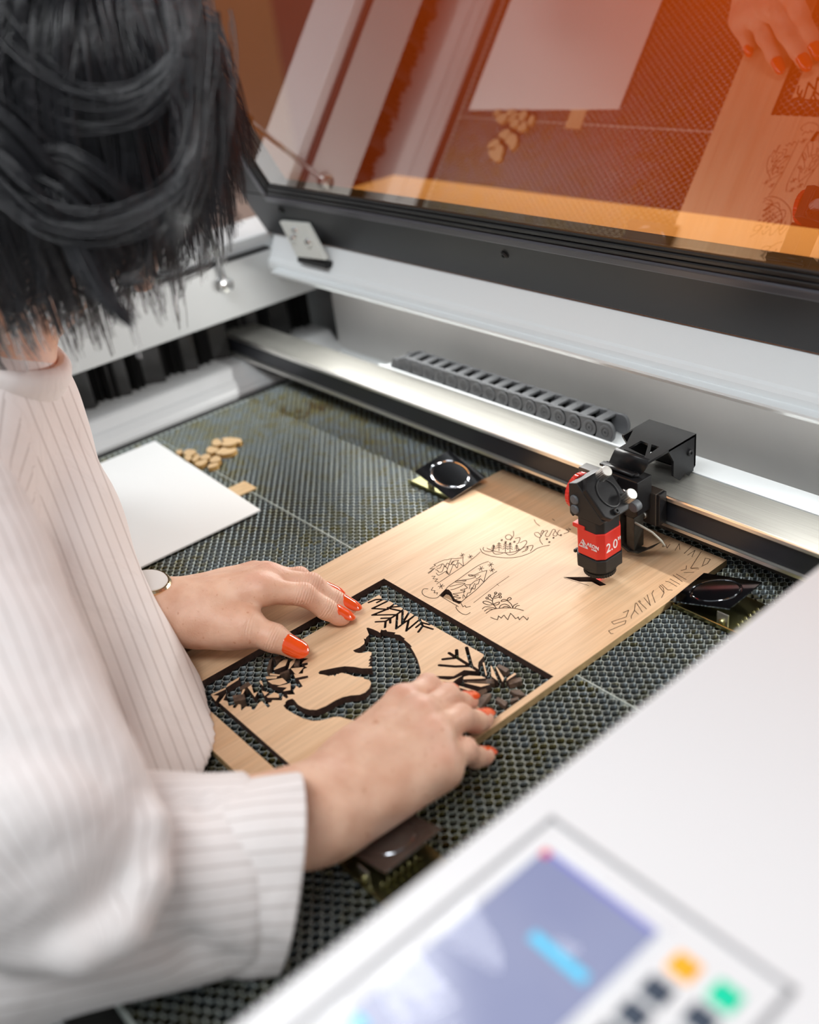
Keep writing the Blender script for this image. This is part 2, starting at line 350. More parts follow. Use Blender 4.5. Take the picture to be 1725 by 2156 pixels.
# ---- control panel on the right deck
def dk(u, v, dz=0): return atz(u, v, ZD+dz)
cp = MB().box(-.1945, -.0955, .028, .1905, ZD-.001, ZD+.0006).build('control_panel', M['deck'], cut, .0004)
mb = MB(); w = .0013
for (x0, x1, y0, y1) in ((-.1963, -.0937, .1897, .1897+2*w), (-.1963, -.0937, .0262, .0262+2*w), (-.1963, -.1963+2*w, .0262, .1923), (-.0963, -.0937, .0262, .1923)):
    mb.box(x0, x1, y0, y1, ZD-.001, ZD+.0011)
mb.build('panel_border', M['bezel'], cp, .0006)
def screenmat():
    m, nt, b = newmat('lit_display'); L = nt.links.new
    tc = N(nt, 'ShaderNodeTexCoord'); n = N(nt, 'ShaderNodeTexNoise'); n.inputs['Scale'].default_value = 22
    r = N(nt, 'ShaderNodeValToRGB'); e = r.color_ramp.elements; e[0].color = (.34, .37, .62, 1); e[1].color = (.47, .51, .74, 1)
    L(tc.outputs['Object'], n.inputs['Vector']); L(n.outputs['Fac'], r.inputs['Fac']); L(r.outputs['Color'], b.inputs['Emission Color'])
    b.inputs['Emission Strength'].default_value = .8; b.inputs['Base Color'].default_value = (.02, .02, .03, 1); b.inputs['Roughness'].default_value = .12
    return m
scr = MB().box(-.1868, -.1360, .083, .1790, ZD, ZD+.0011).build('display_screen', screenmat(), cp, .0003)
tealm = simple('teal_display_bar', (.05, .35, .5), .3, emit=(.10, .50, .70), estr=.8)
MB().box(-.1652, -.1412, .1468, .1508, ZD+.0011, ZD+.00125).build('teal_display_bar', tealm, cp)
MB().box(-.1868, -.1835, .1752, .1790, ZD+.0011, ZD+.00125).build('red_display_icon', simple('red_display', (.4, .02, .05), .3, emit=(.55, .04, .10), estr=.8), cp)
MB().box(-.1835, -.1372, .1768, .1790, ZD+.0011, ZD+.0012).build('display_title_bar', simple('blue_display', (.1, .1, .3), .3, emit=(.20, .20, .50), estr=.8), cp)
MB().box(-.1845, -.1785, .0858, .0895, ZD+.0011, ZD+.00125).build('teal_display_icon', tealm, cp)
def key(u, v, m, nm, sz=.0046):
    p = dk(u, v); return MB().box(p[0]-sz, p[0]+sz, p[1]-sz*.95, p[1]+sz*.95, ZD, ZD+.0016).build(nm, m, cp, .0012, 3)
tag(key(1440, 2040, M['korange'], 'key'), 'orange key'); tag(key(1527, 2102, M['kgreen'], 'key'), 'green key')
p0, p1, p2, p3 = dk(1440, 2040), dk(1383, 2090), dk(1335, 2140), dk(1527, 2102)
key(1383, 2090, M['keys'], 'key'); key(1335, 2140, M['keys'], 'key'); key(1475, 2150, M['keys'], 'key')
st = (p2-p1)[1]
for k in (1, 2, 3):
    for bx in (p2[0], p3[0]):
        y = p2[1]+st*k if bx == p2[0] else p1[1]+st*k
        MB().box(bx-.0046, bx+.0046, y-.0044, y+.0044, ZD, ZD+.0016).build('key', M['keys'], cp, .0012, 3)
# clear protective film over the display, slightly rippled
def filmmat():
    m, nt, b = newmat('clear_film'); nt.nodes.remove(b); L = nt.links.new
    tr = N(nt, 'ShaderNodeBsdfTransparent'); gl = N(nt, 'ShaderNodeBsdfGlossy'); gl.inputs['Roughness'].default_value = .03
    fr = N(nt, 'ShaderNodeFresnel'); fr.inputs['IOR'].default_value = 1.35; mix = N(nt, 'ShaderNodeMixShader')
    L(fr.outputs['Fac'], mix.inputs['Fac']); L(tr.outputs['BSDF'], mix.inputs[1]); L(gl.outputs['BSDF'], mix.inputs[2]); L(mix.outputs['Shader'], nt.nodes['Material Output'].inputs['Surface'])
    return m
mb = MB(); nx, ny = 40, 50; vs = []
for j in range(ny+1):
    for i in range(nx+1):
        x = -.1895+.056*i/nx; y = .080+.105*j/ny
        vs.append((x, y, ZD+.0022+.0007*math.sin(60*x+90*y+1.2*math.sin(130*y))+.0005*math.exp(-((x+.158-.35*(y-.13))/.004)**2)))
mb.add(vs, [(j*(nx+1)+i, j*(nx+1)+i+1, (j+1)*(nx+1)+i+1, (j+1)*(nx+1)+i) for j in range(ny) for i in range(nx)], 0, True)
mb.build('display_film', filmmat(), cp)
# ================================================================== HONEYCOMB BED
ZB = -0.006
def honeycomb():
    x0, x1, y0, y1 = -1.027, -.198, .055, .625; px = .00952; pitch = .00367; A = .00178; th = .00020; depth = .0115
    ns = 14; xs = np.arange(x0, x1, px/ns); nr = int((y1-y0)/pitch)
    ph = (xs-x0)/px*2*np.pi
    allv = []; allf = []; mi = []; off = 0
    for r in range(nr):
        w = np.clip(1.22*np.sin(ph+(np.pi if r % 2 else 0)), -1, 1); w = np.sin(w*np.pi/2)*.35+w*.65
        yc = y0+r*pitch+A*w*1.0
        wob = .00012*np.sin(xs*90+r*.7)
        n = len(xs)
        V = np.zeros((n*4, 3)); V[0::4] = np.c_[xs, yc-th+wob, np.full(n, ZB)]; V[1::4] = np.c_[xs, yc+th+wob, np.full(n, ZB)]
        V[2::4] = np.c_[xs, yc-th+wob, np.full(n, ZB-depth)]; V[3::4] = np.c_[xs, yc+th+wob, np.full(n, ZB-depth)]
        i = np.arange(n-1)*4+off
        allf += [np.c_[i, i+4, i+5, i+1], np.c_[i+2, i+6, i+4, i], np.c_[i+1, i+5, i+7, i+3]]
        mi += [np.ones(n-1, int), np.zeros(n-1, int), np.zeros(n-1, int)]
        allv.append(V); off += n*4
    V = np.concatenate(allv); Fq = np.concatenate(allf); MI = np.concatenate(mi)
    # seam strip between two sheets
    b = MB().box(x0, x1, .4110, .4116, ZB-.011, ZB+.0001, 1).box(x0, x1, y0-.002, y0, ZB-.011, ZB, 1).box(x0-.0008, x0, y0, y1, ZB-.011, ZB, 1)
    o = len(V); V = np.concatenate([V, np.array(b.v)]); Fq = np.concatenate([Fq, np.array(b.f)+o]); MI = np.concatenate([MI, np.array(b.m)])
    me = bpy.data.meshes.new('honeycomb_bed'); me.vertices.add(len(V)); me.vertices.foreach_set('co', V.astype(np.float32).ravel())
    me.loops.add(Fq.size); me.loops.foreach_set('vertex_index', Fq.astype(np.int32).ravel())
    me.polygons.add(len(Fq)); me.polygons.foreach_set('loop_start', np.arange(0, Fq.size, 4, dtype=np.int32))
    me.polygons.foreach_set('material_index', MI.astype(np.int32)); me.polygons.foreach_set('use_smooth', (MI == 0))
    me.materials.append(M['honey']); me.materials.append(M['honeytop']); me.update(calc_edges=True)
    return link('honeycomb_bed', me)
hb = honeycomb()
tag(hb, 'dark aluminium honeycomb cutting bed inside the machine', 'honeycomb bed')
MB().box(-1.027, -.198, .055, .625, ZB-.0118-.004, ZB-.0118).build('tray_sheet', M['bedfloor'], hb)
# ================================================================== GANTRY BEAM
YG, YGB, ZG0, ZG1 = .575, .6195, .020, .048
gb = empty('gantry_beam', (-.66, .597, ZG0), 'long brushed aluminium gantry beam crossing over the honeycomb bed', 'gantry beam')
XA, XB = -1.137, -.193
prof = [(YG+.0035, ZG0+.0036), (YG+.0035, ZG1-.0040), (YG+.0006, ZG1-.0036), (YG+.0018, ZG1), (YGB, ZG1), (YGB, ZG0), (YG+.0018, ZG0), (YG+.0006, ZG0+.0032)]
MB().prism(prof, 'x', XA, XB).build('extrusion', M['beam'], gb)
MB().prism([(YG-.0002, ZG1-.0036), (YG-.0002, ZG1-.0006), (YG+.0012, ZG1+.0002), (YG+.002, ZG1+.0002), (YG+.002, ZG1-.0038)], 'x', XA, XB).build('top_edge', M['beamedge'], gb)
MB().prism([(YG-.0002, ZG0+.0002), (YG-.0002, ZG0+.0030), (YG+.002, ZG0+.0034), (YG+.002, ZG0-.0002)], 'x', XA, XB).build('bottom_edge', M['beamedge'], gb)
MB().box(XA+.002, XB, YG+.0028, YG+.0040, ZG0+.0040, ZG1-.0044).build('guide_strip', M['insert'], gb)
MB().box(XA, XB, YG+.012, YGB-.006, ZG0-.012, ZG0).build('underside_channel', M['matblack'], gb)
mb = MB().box(XA-.012, XA, YG-.002, YGB, ZG0-.002, ZG1+.001); mb.box(XA-.03, XA-.012, YG+.006, YGB-.01, ZG0-.0015, ZG0+.02)
mb.build('end_plate', M['black'], gb, .001)
for x in (XA+.012,): MB().cyl((x-.03, YG-.012, ZG0+.006), (1,0,0), .006, .014, 16).build('end_roller', M['chrome'], gb)
# ================================================================== CABLE CHAIN
ch = empty('cable_chain', (-.68, .64, .03), 'dark grey plastic cable chain lying behind the gantry beam', 'cable chain')
PIT = .0185; CY0, CY1, CZ = .624, .648, .0560; HH = .0098
def chain_link():
    mb = MB(); n = 14
    for y0, y1, rr in ((CY0, CY0+.0035, HH), (CY1-.0035, CY1, HH)):
        prof = []
        for i in range(n+1):
            t = -math.pi/2+math.pi*i/n; prof.append((PIT*.5+rr*.96*math.cos(t)*.75, rr*math.sin(t)))
        prof += [(-PIT*.42, rr*.86), (-PIT*.52, rr*.5), (-PIT*.52, -rr*.86)]
        mb.prism(prof, 'y', y0, y1)
    mb.box(-PIT*.36, PIT*.12, CY0+.001, CY1-.001, HH*.72, HH*.98); mb.box(-PIT*.36, PIT*.12, CY0+.001, CY1-.001, -HH*.98, -HH*.72)
    me_o = mb.build('link', M['chain'], None, .0006); return me_o
proto = chain_link()
mbp = MB(); mbp.lathe((PIT*.42, CY0+.0002, 0), (0,-1,0), [(.0072, 0), (.0072, .0007), (.0064, .0010), (.0046, .0010), (.0044, .0004), (.0030, .0004), (.0028, .0011), (.0014, .0011), (.0013, -.001)], 24)
pinp = mbp.build('link_pin', M['chain'], None)
x = -.548; k = 0; first = True
places = [(-.5440-i*PIT, CZ, 0) for i in range(15)]
xe = places[-1][0]-PIT
places += [(xe+.0015, CZ-.0018, .28), (xe-.0135, CZ-.011, .95), (xe-.018, CZ-.026, 1.6)]
for (px_, pz, ang) in places:
    if first: l, p = proto, pinp; first = False
    else:
        l = proto.copy(); COL.objects.link(l); p = pinp.copy(); COL.objects.link(p)
    l.parent = ch; l.matrix_parent_inverse = Matrix.Translation(-ch.location); l.location = (px_, 0, pz); l.rotation_euler = (0, -ang, 0)
    p.parent = l; p.matrix_parent_inverse = Matrix(); p.location = (0, 0, 0)
# flat tray under the chain so that it is carried
MB().box(-.86, -.20, .622, .652, .0395, .0445).build('chain_tray', M['white'], ch)
MB().box(-.86, -.20, .6205, .6235, .0395, .0485).build('tray_edge', M['white'], ch)
# ================================================================== LASER HEAD
AX, AY = -.446, .508
lh = empty('laser_module', (AX, AY, .0055), 'black laser cutting head with a red sleeve hanging over the plywood', 'laser head')
def sq(h, c): return [(AX-h+c, AY-h), (AX+h-c, AY-h), (AX+h, AY-h+c), (AX+h, AY+h-c), (AX+h-c, AY+h), (AX-h+c, AY+h), (AX-h, AY+h-c), (AX-h, AY-h+c)]
mb = MB()
nk = 72; prof = []
mb.lathe((AX, AY, .0055), (0,0,1), [(.0030, 0), (.0095, 0), (.0105, .0008), (.0105, .0022)], 36)
kn = [(AX+(.0128 if i % 2 else .0122)*math.cos(2*math.pi*i/nk), AY+(.0128 if i % 2 else .0122)*math.sin(2*math.pi*i/nk)) for i in range(nk)]
mb.prism(kn, 'z', .0075, .0105); mb.lathe((AX, AY, .0105), (0,0,1), [(.0118, 0), (.0118, .0006), (.0150, .0042), (.0150, .0050)], 36)
mb.build('nozzle', M['matblack'], lh)
mb = MB(); mb.prism(sq(.0148, .0052), 'z', .0150, .0262); mb.box(AX-.0165, AX-.0140, AY-.012, AY-.007, .0235, .0262); mb.prism(sq(.0138, .0052), 'z', .0262, .0285)
mb.build('lens_holder', M['matblack'], lh, .0007)
mb = MB(); mb.prism(sq(.0133, .0048), 'z', .0485, .0600)
mb.prism([(AX-.0133, .060), (AX+.0133, .060), (AX+.0165, .064), (AX-.0085, .0890), (AX-.0165, .0865), (AX-.0165, .0605), (AX-.0135, .0580)], 'y', AY-.0140, AY+.0140)
mb.build('head_body', M['matblack'], lh, .0009)
sl = MB().prism(sq(.0140, .0048), 'z', .0270, .0500).prism([(AX-.0142, AY-.0142), (AX-.002, AY-.0142), (AX-.002, AY), (AX-.0142, AY)], 'z', .0495, .0530)
sl = sl.build('red_sleeve', M['red'], lh, .0006)
# logo (triangle pyramid) and lettering on the front face, focal length on the side face
mb = MB(); yf = AY-.01425
def fl(u, v): p = aty(1150+u/4.9286, 860+v/4.9286, yf); return (p[0], p[2])
def stroke2(mb, a, b, w, mk, mi=0):
    a = np.array(a); b = np.array(b); d = b-a; L = np.linalg.norm(d); d /= L; nrm = np.array([-d[1], d[0]])*w/2
    a = a-d*w*.3; b = b+d*w*.3
    q = [a+nrm, a-nrm, b-nrm, b+nrm]
    mb.add([mk(p, 0) for p in q]+[mk(p, 1) for p in q], [(0,1,2,3),(7,6,5,4),(0,4,5,1),(1,5,6,2),(2,6,7,3),(3,7,4,0)], mi)
T0, T1, T2, T3, T4 = fl(383, 1357), fl(342, 1420), fl(435, 1458), fl(398, 1425), fl(365, 1388)
T5, T6 = fl(404, 1400), fl(390, 1440)
for a, b in ((T0, T1), (T1, T2), (T2, T0), (T0, T3), (T3, T1), (T3, T2), (T4, T3), (T4, T5), (T5, T6), (T6, T0)):
    stroke2(mb, a, b, .00032, lambda p, k: (p[0], yf+.0001-.0003*k, p[1]))
mb.build('printed_pyramid_mark', M['ink'], sl)
c = fl(478, 1432); sz = .0052
mt = Matrix(((1,0,0,c[0]),(0,0,1,yf),(0,1,0,c[1]+.0005),(0,0,0,1)))
def textobj(name, txt, size, mt, bold=False):
    me = text_mesh(txt, size, mt); me.materials.clear(); me.materials.append(M['ink']); me.name = name
    return link(name, me, sl)
# text faces -Y : x stays, up = z ; normal of text (+z local) -> -y
def tmat(origin, xdir, up):
    x = Vector(xdir).normalized(); u = Vector(up).normalized(); n = x.cross(u)
    return Matrix(((x[0],u[0],n[0],origin[0]),(x[1],u[1],n[1],origin[1]),(x[2],u[2],n[2],origin[2]),(0,0,0,1)))
textobj('printed_word_large', 'AEON', .0043, tmat((c[0]+.0008, yf-.0001, c[1]+.0002), (1,0,0), (0,0,1)))
c2 = fl(500, 1472); textobj('printed_word_small', 'LASER', .0019, tmat((c2[0], yf-.0001, c2[1]), (1,0,0), (0,0,1)))
xf = AX+.0142; pp = None
d = ray(1150+718/4.9286, 860+1408/4.9286); tt = (xf-CAM[0])/d[0]; pc = CAM+tt*d
textobj('printed_focal_length', '2.0"', .0110, tmat((xf, AY+.0003, pc[2]), (0,1,0), (0,0,1)))
# 45 degree mirror mount
sdir = np.array([1,0,-1])/math.sqrt(2); ndir = np.array([1,0,1])/math.sqrt(2); ydir = np.array([0,1.,0])
MC = np.array([AX+.0062, AY+.0002, .0772])
def mp(s, y, n): return MC+sdir*s+ydir*y+ndir*n
mb = MB(); o = [(-.0185, -.0085), (-.0185, .0100), (-.013, .0150), (.0125, .0150), (.0185, .0095), (.0185, -.0105), (.014, -.0150), (-.0105, -.0150)]
nn_ = len(o); mb.add([mp(*p, -.0012) for p in o]+[mp(*p, .0040) for p in o], [tuple(range(nn_-1,-1,-1)), tuple(range(nn_, 2*nn_))]+[(i, (i+1) % nn_, nn_+(i+1) % nn_, nn_+i) for i in range(nn_)])
mm = mb.build('mirror_mount', M['black'], lh, .0009)
mb = MB(); k = 40; R1 = [(1.0, .0042), (1.0, .0048), (.93, .0050), (.88, .0034), (.0, .0030)]
vs = []; 
for rr, h in R1: vs += [mp(.0120*rr*math.cos(2*math.pi*i/k)+.0002, .0095*rr*math.sin(2*math.pi*i/k)+.0010, h) for i in range(k)]
mb.add(vs, [(j*k+i, j*k+(i+1) % k, (j+1)*k+(i+1) % k, (j+1)*k+i) for j in range(len(R1)-1) for i in range(k)], 0, False)
mb.build('mirror_cover', simple('dusty_black', (.028,.028,.029), .45, bump=.3, bscale=1500), mm, fixn=False)
for (s, y) in ((-.0138, .0042), (.0105, .0118)):
    mb = MB(); b0 = mp(s, y, .004); r0 = .0046; nk = 40
    prof = [(r0, 0), (r0, .0090), (r0*.9, .0098)]
    t = np.cross(ndir, ydir); 
    vs = []
    for rr, h in prof:
        vs += [b0+ndir*h+(rr*(1 if i % 2 else .95))*(math.cos(2*math.pi*i/nk)*ydir+math.sin(2*math.pi*i/nk)*t) for i in range(nk)]
    mb.add(vs, [(j*nk+i, j*nk+(i+1) % nk, (j+1)*nk+(i+1) % nk, (j+1)*nk+i) for j in range(2) for i in range(nk)]+[tuple(range(2*nk, 3*nk))])
    mb.build('thumb_screw', M['steel'], mm)
for (s, y) in ((-.0145, .0115), (.0150, -.0035)):
    MB().lathe(mp(s, y, .004), ndir, [(.0026, 0), (.0026, .0022), (.0021, .0028), (.0011, .0028), (.001, .001)], 16).build('mount_screw', M['black'], mm)
for z in (.0742, .0658):
    MB().lathe((AX-.0108, AY-.0139, z), (0,-1,0), [(.0040, 0), (.0040, .0008), (.0032, .0016), (.001, .0018)], 24).build('plug_button', M['greycap'], lh)
mb = MB(); nk = 60
vs = []
for rr, h in ((.0130, 0), (.0145, .0006), (.0145, .0042), (.0130, .0048), (.0095, .0048), (.0090, .0015)):
    vs += [np.array([AX-.0163-h, AY+rr*(1 if i % 2 else .975)*math.cos(2*math.pi*i/nk), .0735+rr*(1 if i % 2 else .975)*math.sin(2*math.pi*i/nk)]) for i in range(nk)]
mb.add(vs, [(j*nk+i, j*nk+(i+1) % nk, (j+1)*nk+(i+1) % nk, (j+1)*nk+i) for j in range(5) for i in range(nk)]+[tuple(range(5*nk, 6*nk))])
mb.build('red_aperture_ring', M['red'], lh)
# carriage
MB().prism([(-.4795, .0395), (-.4795, .0700), (-.4405, .0700), (-.4405, .0400), (-.4455, .0360), (-.4610, .0360)], 'y', .548, .566).build('carriage_block', M['black'], lh, .0008)
brn = simple('brown_black_anodised', (.030, .024, .020), .28, spec=.7)
MB().box(-.5160, -.4800, .5640, .5745, .0262, .0535).build('carriage_wing', brn, lh, .0008)
MB().box(-.4560, -.4350, .5640, .5745, .0248, .0545).build('carriage_wing', brn, lh, .0008)
MB().box(-.4355, -.4325, .5655, .5745, .0255, .0540).build('carriage_seal', M['rubber'], lh, .0006)
MB().box(-.473, -.459, .520, .549, .0645, .0690).build('head_arm', M['black'], lh, .0008)
MB().box(-.4720, -.4600, .516, .549, .0405, .0665).build('head_back_plate', M['black'], lh, .0008)
def screw(p, dirv, r, mat=M['steel'], nm='socket_screw'):
    MB().lathe(p, dirv, [(r*1.18, 0), (r*1.18, r*.25), (r, r*.55), (r*.55, r*.6), (r*.5, r*.15), (.0001, r*.12)], 24).build(nm, mat, lh)
for (u, v) in ((665, 810), (810, 865), (805, 1015)):
    screw(aty(1150+u/4.9286, 860+v/4.9286, .548), (0,-1,0), .0022)
for (u, v) in ((1015, 945), (1010, 1100), (450, 725)):
    screw(aty(1150+u/4.9286, 860+v/4.9286, .564), (0,-1,0), .0031)
p = aty(1150+935/4.9286, 860+1007/4.9286, .546)
MB().lathe((p[0], .548, p[2]), (0,-1,0), [(.0046, 0), (.0046, .0055), (.0040, .0062), (.0005, .0064)], 28).build('grey_knob', M['greycap'], lh)
# bent bracket plate over the beam, with triangular cut-outs
zt = .0850
def tz(u, v): p = atz(1150+u/4.9286, 860+v/4.9286, zt); return (p[0], p[1])
outer = [(-.4715, .5585), (-.4382, .5585), (-.4382, .6195), (-.4850, .6195), (-.4850, .6000), (-.4720, .5740)]
holes = [[tz(853, 408), tz(984, 334), tz(1062, 366), tz(1028, 492)], [tz(1096, 372), tz(1178, 398), tz(1074, 470)], [tz(800, 428), tz(812, 424), tz(1026, 498), tz(1016, 506)]]
me = flat_mesh('bracket_top', [outer]+holes, zt-.002, zt); me.materials.clear(); me.materials.append(M['black']); br = link('bracket_top_plate', me, lh)
mb = MB(); cs = [(.5505, .0700), (.5560, .0700), (.5578, .0706), (.5588, .0720), (.5592, .0742), (.5592, .0800), (.5594, .0825), (.5602, .0842), (.5615, .0850)]
x0s = [-.4805]*2+[-.4798, -.478, -.476, -.4735, -.4722, -.4716, -.4714]; x1s = [-.4475]*2+[-.4468, -.4450, -.4430, -.4395, -.4386, -.4383, -.4382]
vs = []; n = len(cs)
nrm = []
for i in range(n):
    a = np.array(cs[max(i-1, 0)]); b = np.array(cs[min(i+1, n-1)]); t = (b-a)/np.linalg.norm(b-a); nrm.append(np.array([t[1], -t[0]]))
for i in range(n):
    y, z = cs[i]; q = np.array([y, z])-nrm[i]*.0020
    vs += [(x0s[i], y, z+.002 if i < 2 else z), (x1s[i], y, z+.002 if i < 2 else z), (x1s[i], q[0], q[1]+(.002 if i < 2 else 0)), (x0s[i], q[0], q[1]+(.002 if i < 2 else 0))]
fs = [(i*4+k, i*4+(k+1) % 4, (i+1)*4+(k+1) % 4, (i+1)*4+k) for i in range(n-1) for k in range(4)]+[(0,1,2,3),(4*n-1,4*n-2,4*n-3,4*n-4)]
mb.add(vs, fs, 0, True); brk = mb.build('bent_bracket', M['black'], lh)
for (u, v) in ((635, 578), (930, 685)):
    p = atz(1150+u/4.9286, 860+v/4.9286, .072); MB().lathe(p, (0,0,1), [(.0034, 0), (.0030, .0014), (.0016, .0018), (.0012, .0018), (.0011, .0006)], 20).build('bracket_screw', M['black'], lh)
# rear housing hanging behind the beam
yz = [(.6195, .0848), (.6195, .0560), (.6110, .0500), (.6060, .0545), (.5990, .0510), (.5905, .0585), (.5905, .0720), (.5840, .0828), (.5840, .0848)]
mb = MB(); mb.prism(yz, 'x', -.4402, -.4382); mb.prism(yz, 'x', -.4850, -.4830); mb.box(-.4850, -.4382, .6175, .6195, .056, .0848)
rb = mb.build('rear_housing', M['black'], lh)
MB().lathe((-.4382, .611, .0715), (1,0,0), [(.0030, 0), (.0030, .0014), (.0022, .0020), (.0012, .0020), (.0011, .0006)], 20).build('housing_screw', M['black'], lh)
MB().box(-.4805, -.4420, .6205, .6225, .030, .060).build('rear_foot', M['black'], lh)
# smoked hose bracket below the carriage
mb = MB(); path = [(-.4560, .549, .0375), (-.4570, .549, .0240), (-.4555, .549, .0080), (-.4490, .550, .0042), (-.4400, .552, .0050), (-.4290, .556, .0130), (-.4200, .560, .0225)]
vs = []
for i, (x, y, z) in enumerate(path):
    vs += [(x, y-.0045, z), (x+.0012, y-.0045, z+.0015), (x+.0012, y+.0065, z+.0015), (x, y+.0065, z)]
mb.add(vs, [(i*4+k, i*4+(k+1) % 4, (i+1)*4+(k+1) % 4, (i+1)*4+k) for i in range(len(path)-1) for k in range(4)]+[(0,1,2,3),(27,26,25,24)])
mb.box(-.452, -.444, .548, .560, .006, .0365)
mb.build('hose_bracket', simple('smoked_plastic', (.035, .033, .028), .4, var=.5, vscale=150), lh, .0006)
MB().tube([(-.4480, .549, .0330), (-.4390, .550, .0310), (-.4290, .552, .0275), (-.4215, .554, .0215), (-.4195, .555, .0175), (-.4215, .556, .0155)], .00095, 8).build('air_hose', simple('pale_hose', (.35, .34, .29), .4), lh)
MB().lathe((-.4464, .5072, .0005), (0,0,1), [(.0001, 0), (.0012, .0004), (.0008, .0016), (.0001, .002)], 12).build('laser_pointer_spot', M['laser'], lh)
# ================================================================== HOLD-DOWN CLIPS
def clip(pts, label, bpts, grp='sprung plate clips holding the plywood down', lever=None):
    """pts: four corners of the plate (world), bpts: base plate rectangle x0,x1,y0,y1"""
    pts = [np.array(p, float) for p in pts]; c = sum(pts)/4
    t = empty('hold_down_clip', (c[0], c[1], ZB), label, 'clip', grp)
    e1 = pts[1]-pts[0]; e2 = pts[3]-pts[0]; nn = np.cross(e1, e2); nn /= np.linalg.norm(nn); nn = nn if nn[2] > 0 else -nn
    def P(a, b, h=0): return (pts[0]*(1-a)+pts[1]*a)*(1-b)+(pts[3]*(1-a)+pts[2]*a)*b+nn*h
    k = 40; mb = MB()
    out = [(.03, 0), (.97, 0), (1, .03), (1, .97), (.97, 1), (.03, 1), (0, .97), (0, .03)]
    # plate with an embossed ring groove: square border ring -> circle rings -> centre
    def ringpt(i):
        t_ = 2*math.pi*i/k+math.pi/4; x, y = math.cos(t_), math.sin(t_); m = max(abs(x), abs(y)); return (.5+.5*x/m, .5+.5*y/m)
    rings = [[P(*ringpt(i), -.0009) for i in range(k)], [P(*ringpt(i)) for i in range(k)]]
    for rr, h in ((.40, 0), (.388, -.00035), (.372, -.0005), (.356, -.00035), (.345, 0), (.2, 0.0), (.001, 0.0)):
        rings.append([P(.5+rr*math.cos(2*math.pi*i/k+math.pi/4), .5+rr*math.sin(2*math.pi*i/k+math.pi/4), h) for i in range(k)])
    vs = [p for r in rings for p in r]
    fs = [(j*k+i, j*k+(i+1) % k, (j+1)*k+(i+1) % k, (j+1)*k+i) for j in range(len(rings)-1) for i in range(k)]+[tuple(range(k-1,-1,-1))]
    mb.add(vs, fs, 0, False); mb.build('pressure_plate', M['mirror'], t)
    x0, x1, y0, y1 = bpts
    b = MB().box(x0, x1, y0, y1, ZB+.0001, ZB+.0012); b.box(x0, x1, y0, y0+.0008, ZB+.0001, ZB+.0045)
    b.build('base_plate', M['zinc'], t, .0004)
    ex = np.array([1, 0, 0]); cx = (x0+x1)/2
    low = P(.55, .06, -.0012)
    MB().obox((cx, y0+.0035, (ZB+low[2])/2), (.0048, 0, 0), (0, .0005, 0), (0, 0, max(.003, (low[2]-ZB)/2))).build('pivot_lug', M['steel'], t, .0003)
    MB().lathe((cx, y0+.003, ZB+.0055), (0,-1,0), [(.0026, 0), (.0026, .0008), (.0018, .0018), (.0003, .0020)], 20).build('pivot_pin', M['zinc'], t)
    mb = MB(); mb.tube([np.array([cx+.010+.0019*math.cos(a), y0+.006+.0008*a, ZB+.0048+.0019*math.sin(a)]) for a in np.linspace(0, 2*math.pi*6, 90)], .00035, 6)
    mb.build('spring', M['zinc'], t)
    return t
za, zb_ = .0022, .0135
def q4(u, v): return (1340+u/5.75, 1180+v/5.75)
clip([atz(*q4(405, 485), za), atz(*q4(1130, 585), zb_), atz(*q4(1525, 260), zb_), atz(*q4(820, 150), za)],
     'shiny square steel clip at the right corner of the plywood below the gantry beam', (-.3835, -.300, .5178, .5640))
c0 = atz(873, 992, .0150); c1 = atz(951, 1051, .0030); c2 = atz(1024, 1004, .0084); c3 = c0+(c2-c1)
clip([c0, c1, c2, c3], 'dark reflecting steel clip at the far left corner of the plywood by the beam', (-.7010, -.6385, .5215, .566))
c0 = atz(704, 1775, .0040); c1 = atz(812, 1839, .0125); c2 = atz(931, 1745, .0125); c3 = c0+(c2-c1)
clip([c0, c1, c2, c3], 'square steel clip below the near hand and wrist', (-.385, -.318, .190, .237))
c0 = np.array([-.665, .196, .018]); c1 = np.array([-.6190, .196, .0028]); c2 = c1+np.array([0, .042, 0]); c3 = c0+np.array([0, .042, 0])
clip([c0, c1, c2, c3], 'steel clip half hidden behind the far wrist and the shirt front', (-.700, -.6385, .2, .24))
# ================================================================== PLYWOOD BOARD
def zf(ox, oy, s, z=0.0):
    def g(x, y): p = atz(ox+x/s, oy+y/s, z); return (p[0], p[1])
    return g
def split_sides(me, mtop, mside, mouter=None, rect=None):
    me.materials.clear(); me.materials.append(mtop); me.materials.append(mside)
    if mouter: me.materials.append(mouter)
    for p in me.polygons:
        if abs(p.normal.z) < .6:
            i = 1
            if rect:
                c = p.center
                if min(abs(c.x-rect[0]), abs(c.x-rect[1]), abs(c.y-rect[2]), abs(c.y-rect[3])) < .0004: i = 2
            p.material_index = i
        else: p.material_index = 0
    return me
bx0, bx1, by0, by1 = -.6385, -.3858, .1862, .5905
h6 = zf(1150, 860, 4.9286)
zig = [h6(*p) for p in ((178, 1750), (487, 1748), (628, 1830), (560, 1843), (468, 1798), (348, 1797))]
E3 = zf(840, 1080, 4.3125)
notch = [E3(*p) for p in ((366, 749), (400, 715), (425, 691), (455, 697), (478, 722), (492, 755), (510, 783), (540, 797), (578, 803), (548, 827), (460, 788))]
opening = [(-.5812, .2060), (-.3912, .2060), (-.3912, .3942), (-.5812, .3942)]
me = flat_mesh('plywood_board', [[(bx0, by0), (bx1, by0), (bx1, by1), (bx0, by1)], opening, zig, notch], ZB, 0)
split_sides(me, M['wood'], M['scorch'], M['woodedge'], (bx0, bx1, by0, by1))
board = link('plywood_board', me)
tag(board, 'large pale plywood sheet with burnt drawings and a rectangular hole, lying on the honeycomb', 'plywood sheet')
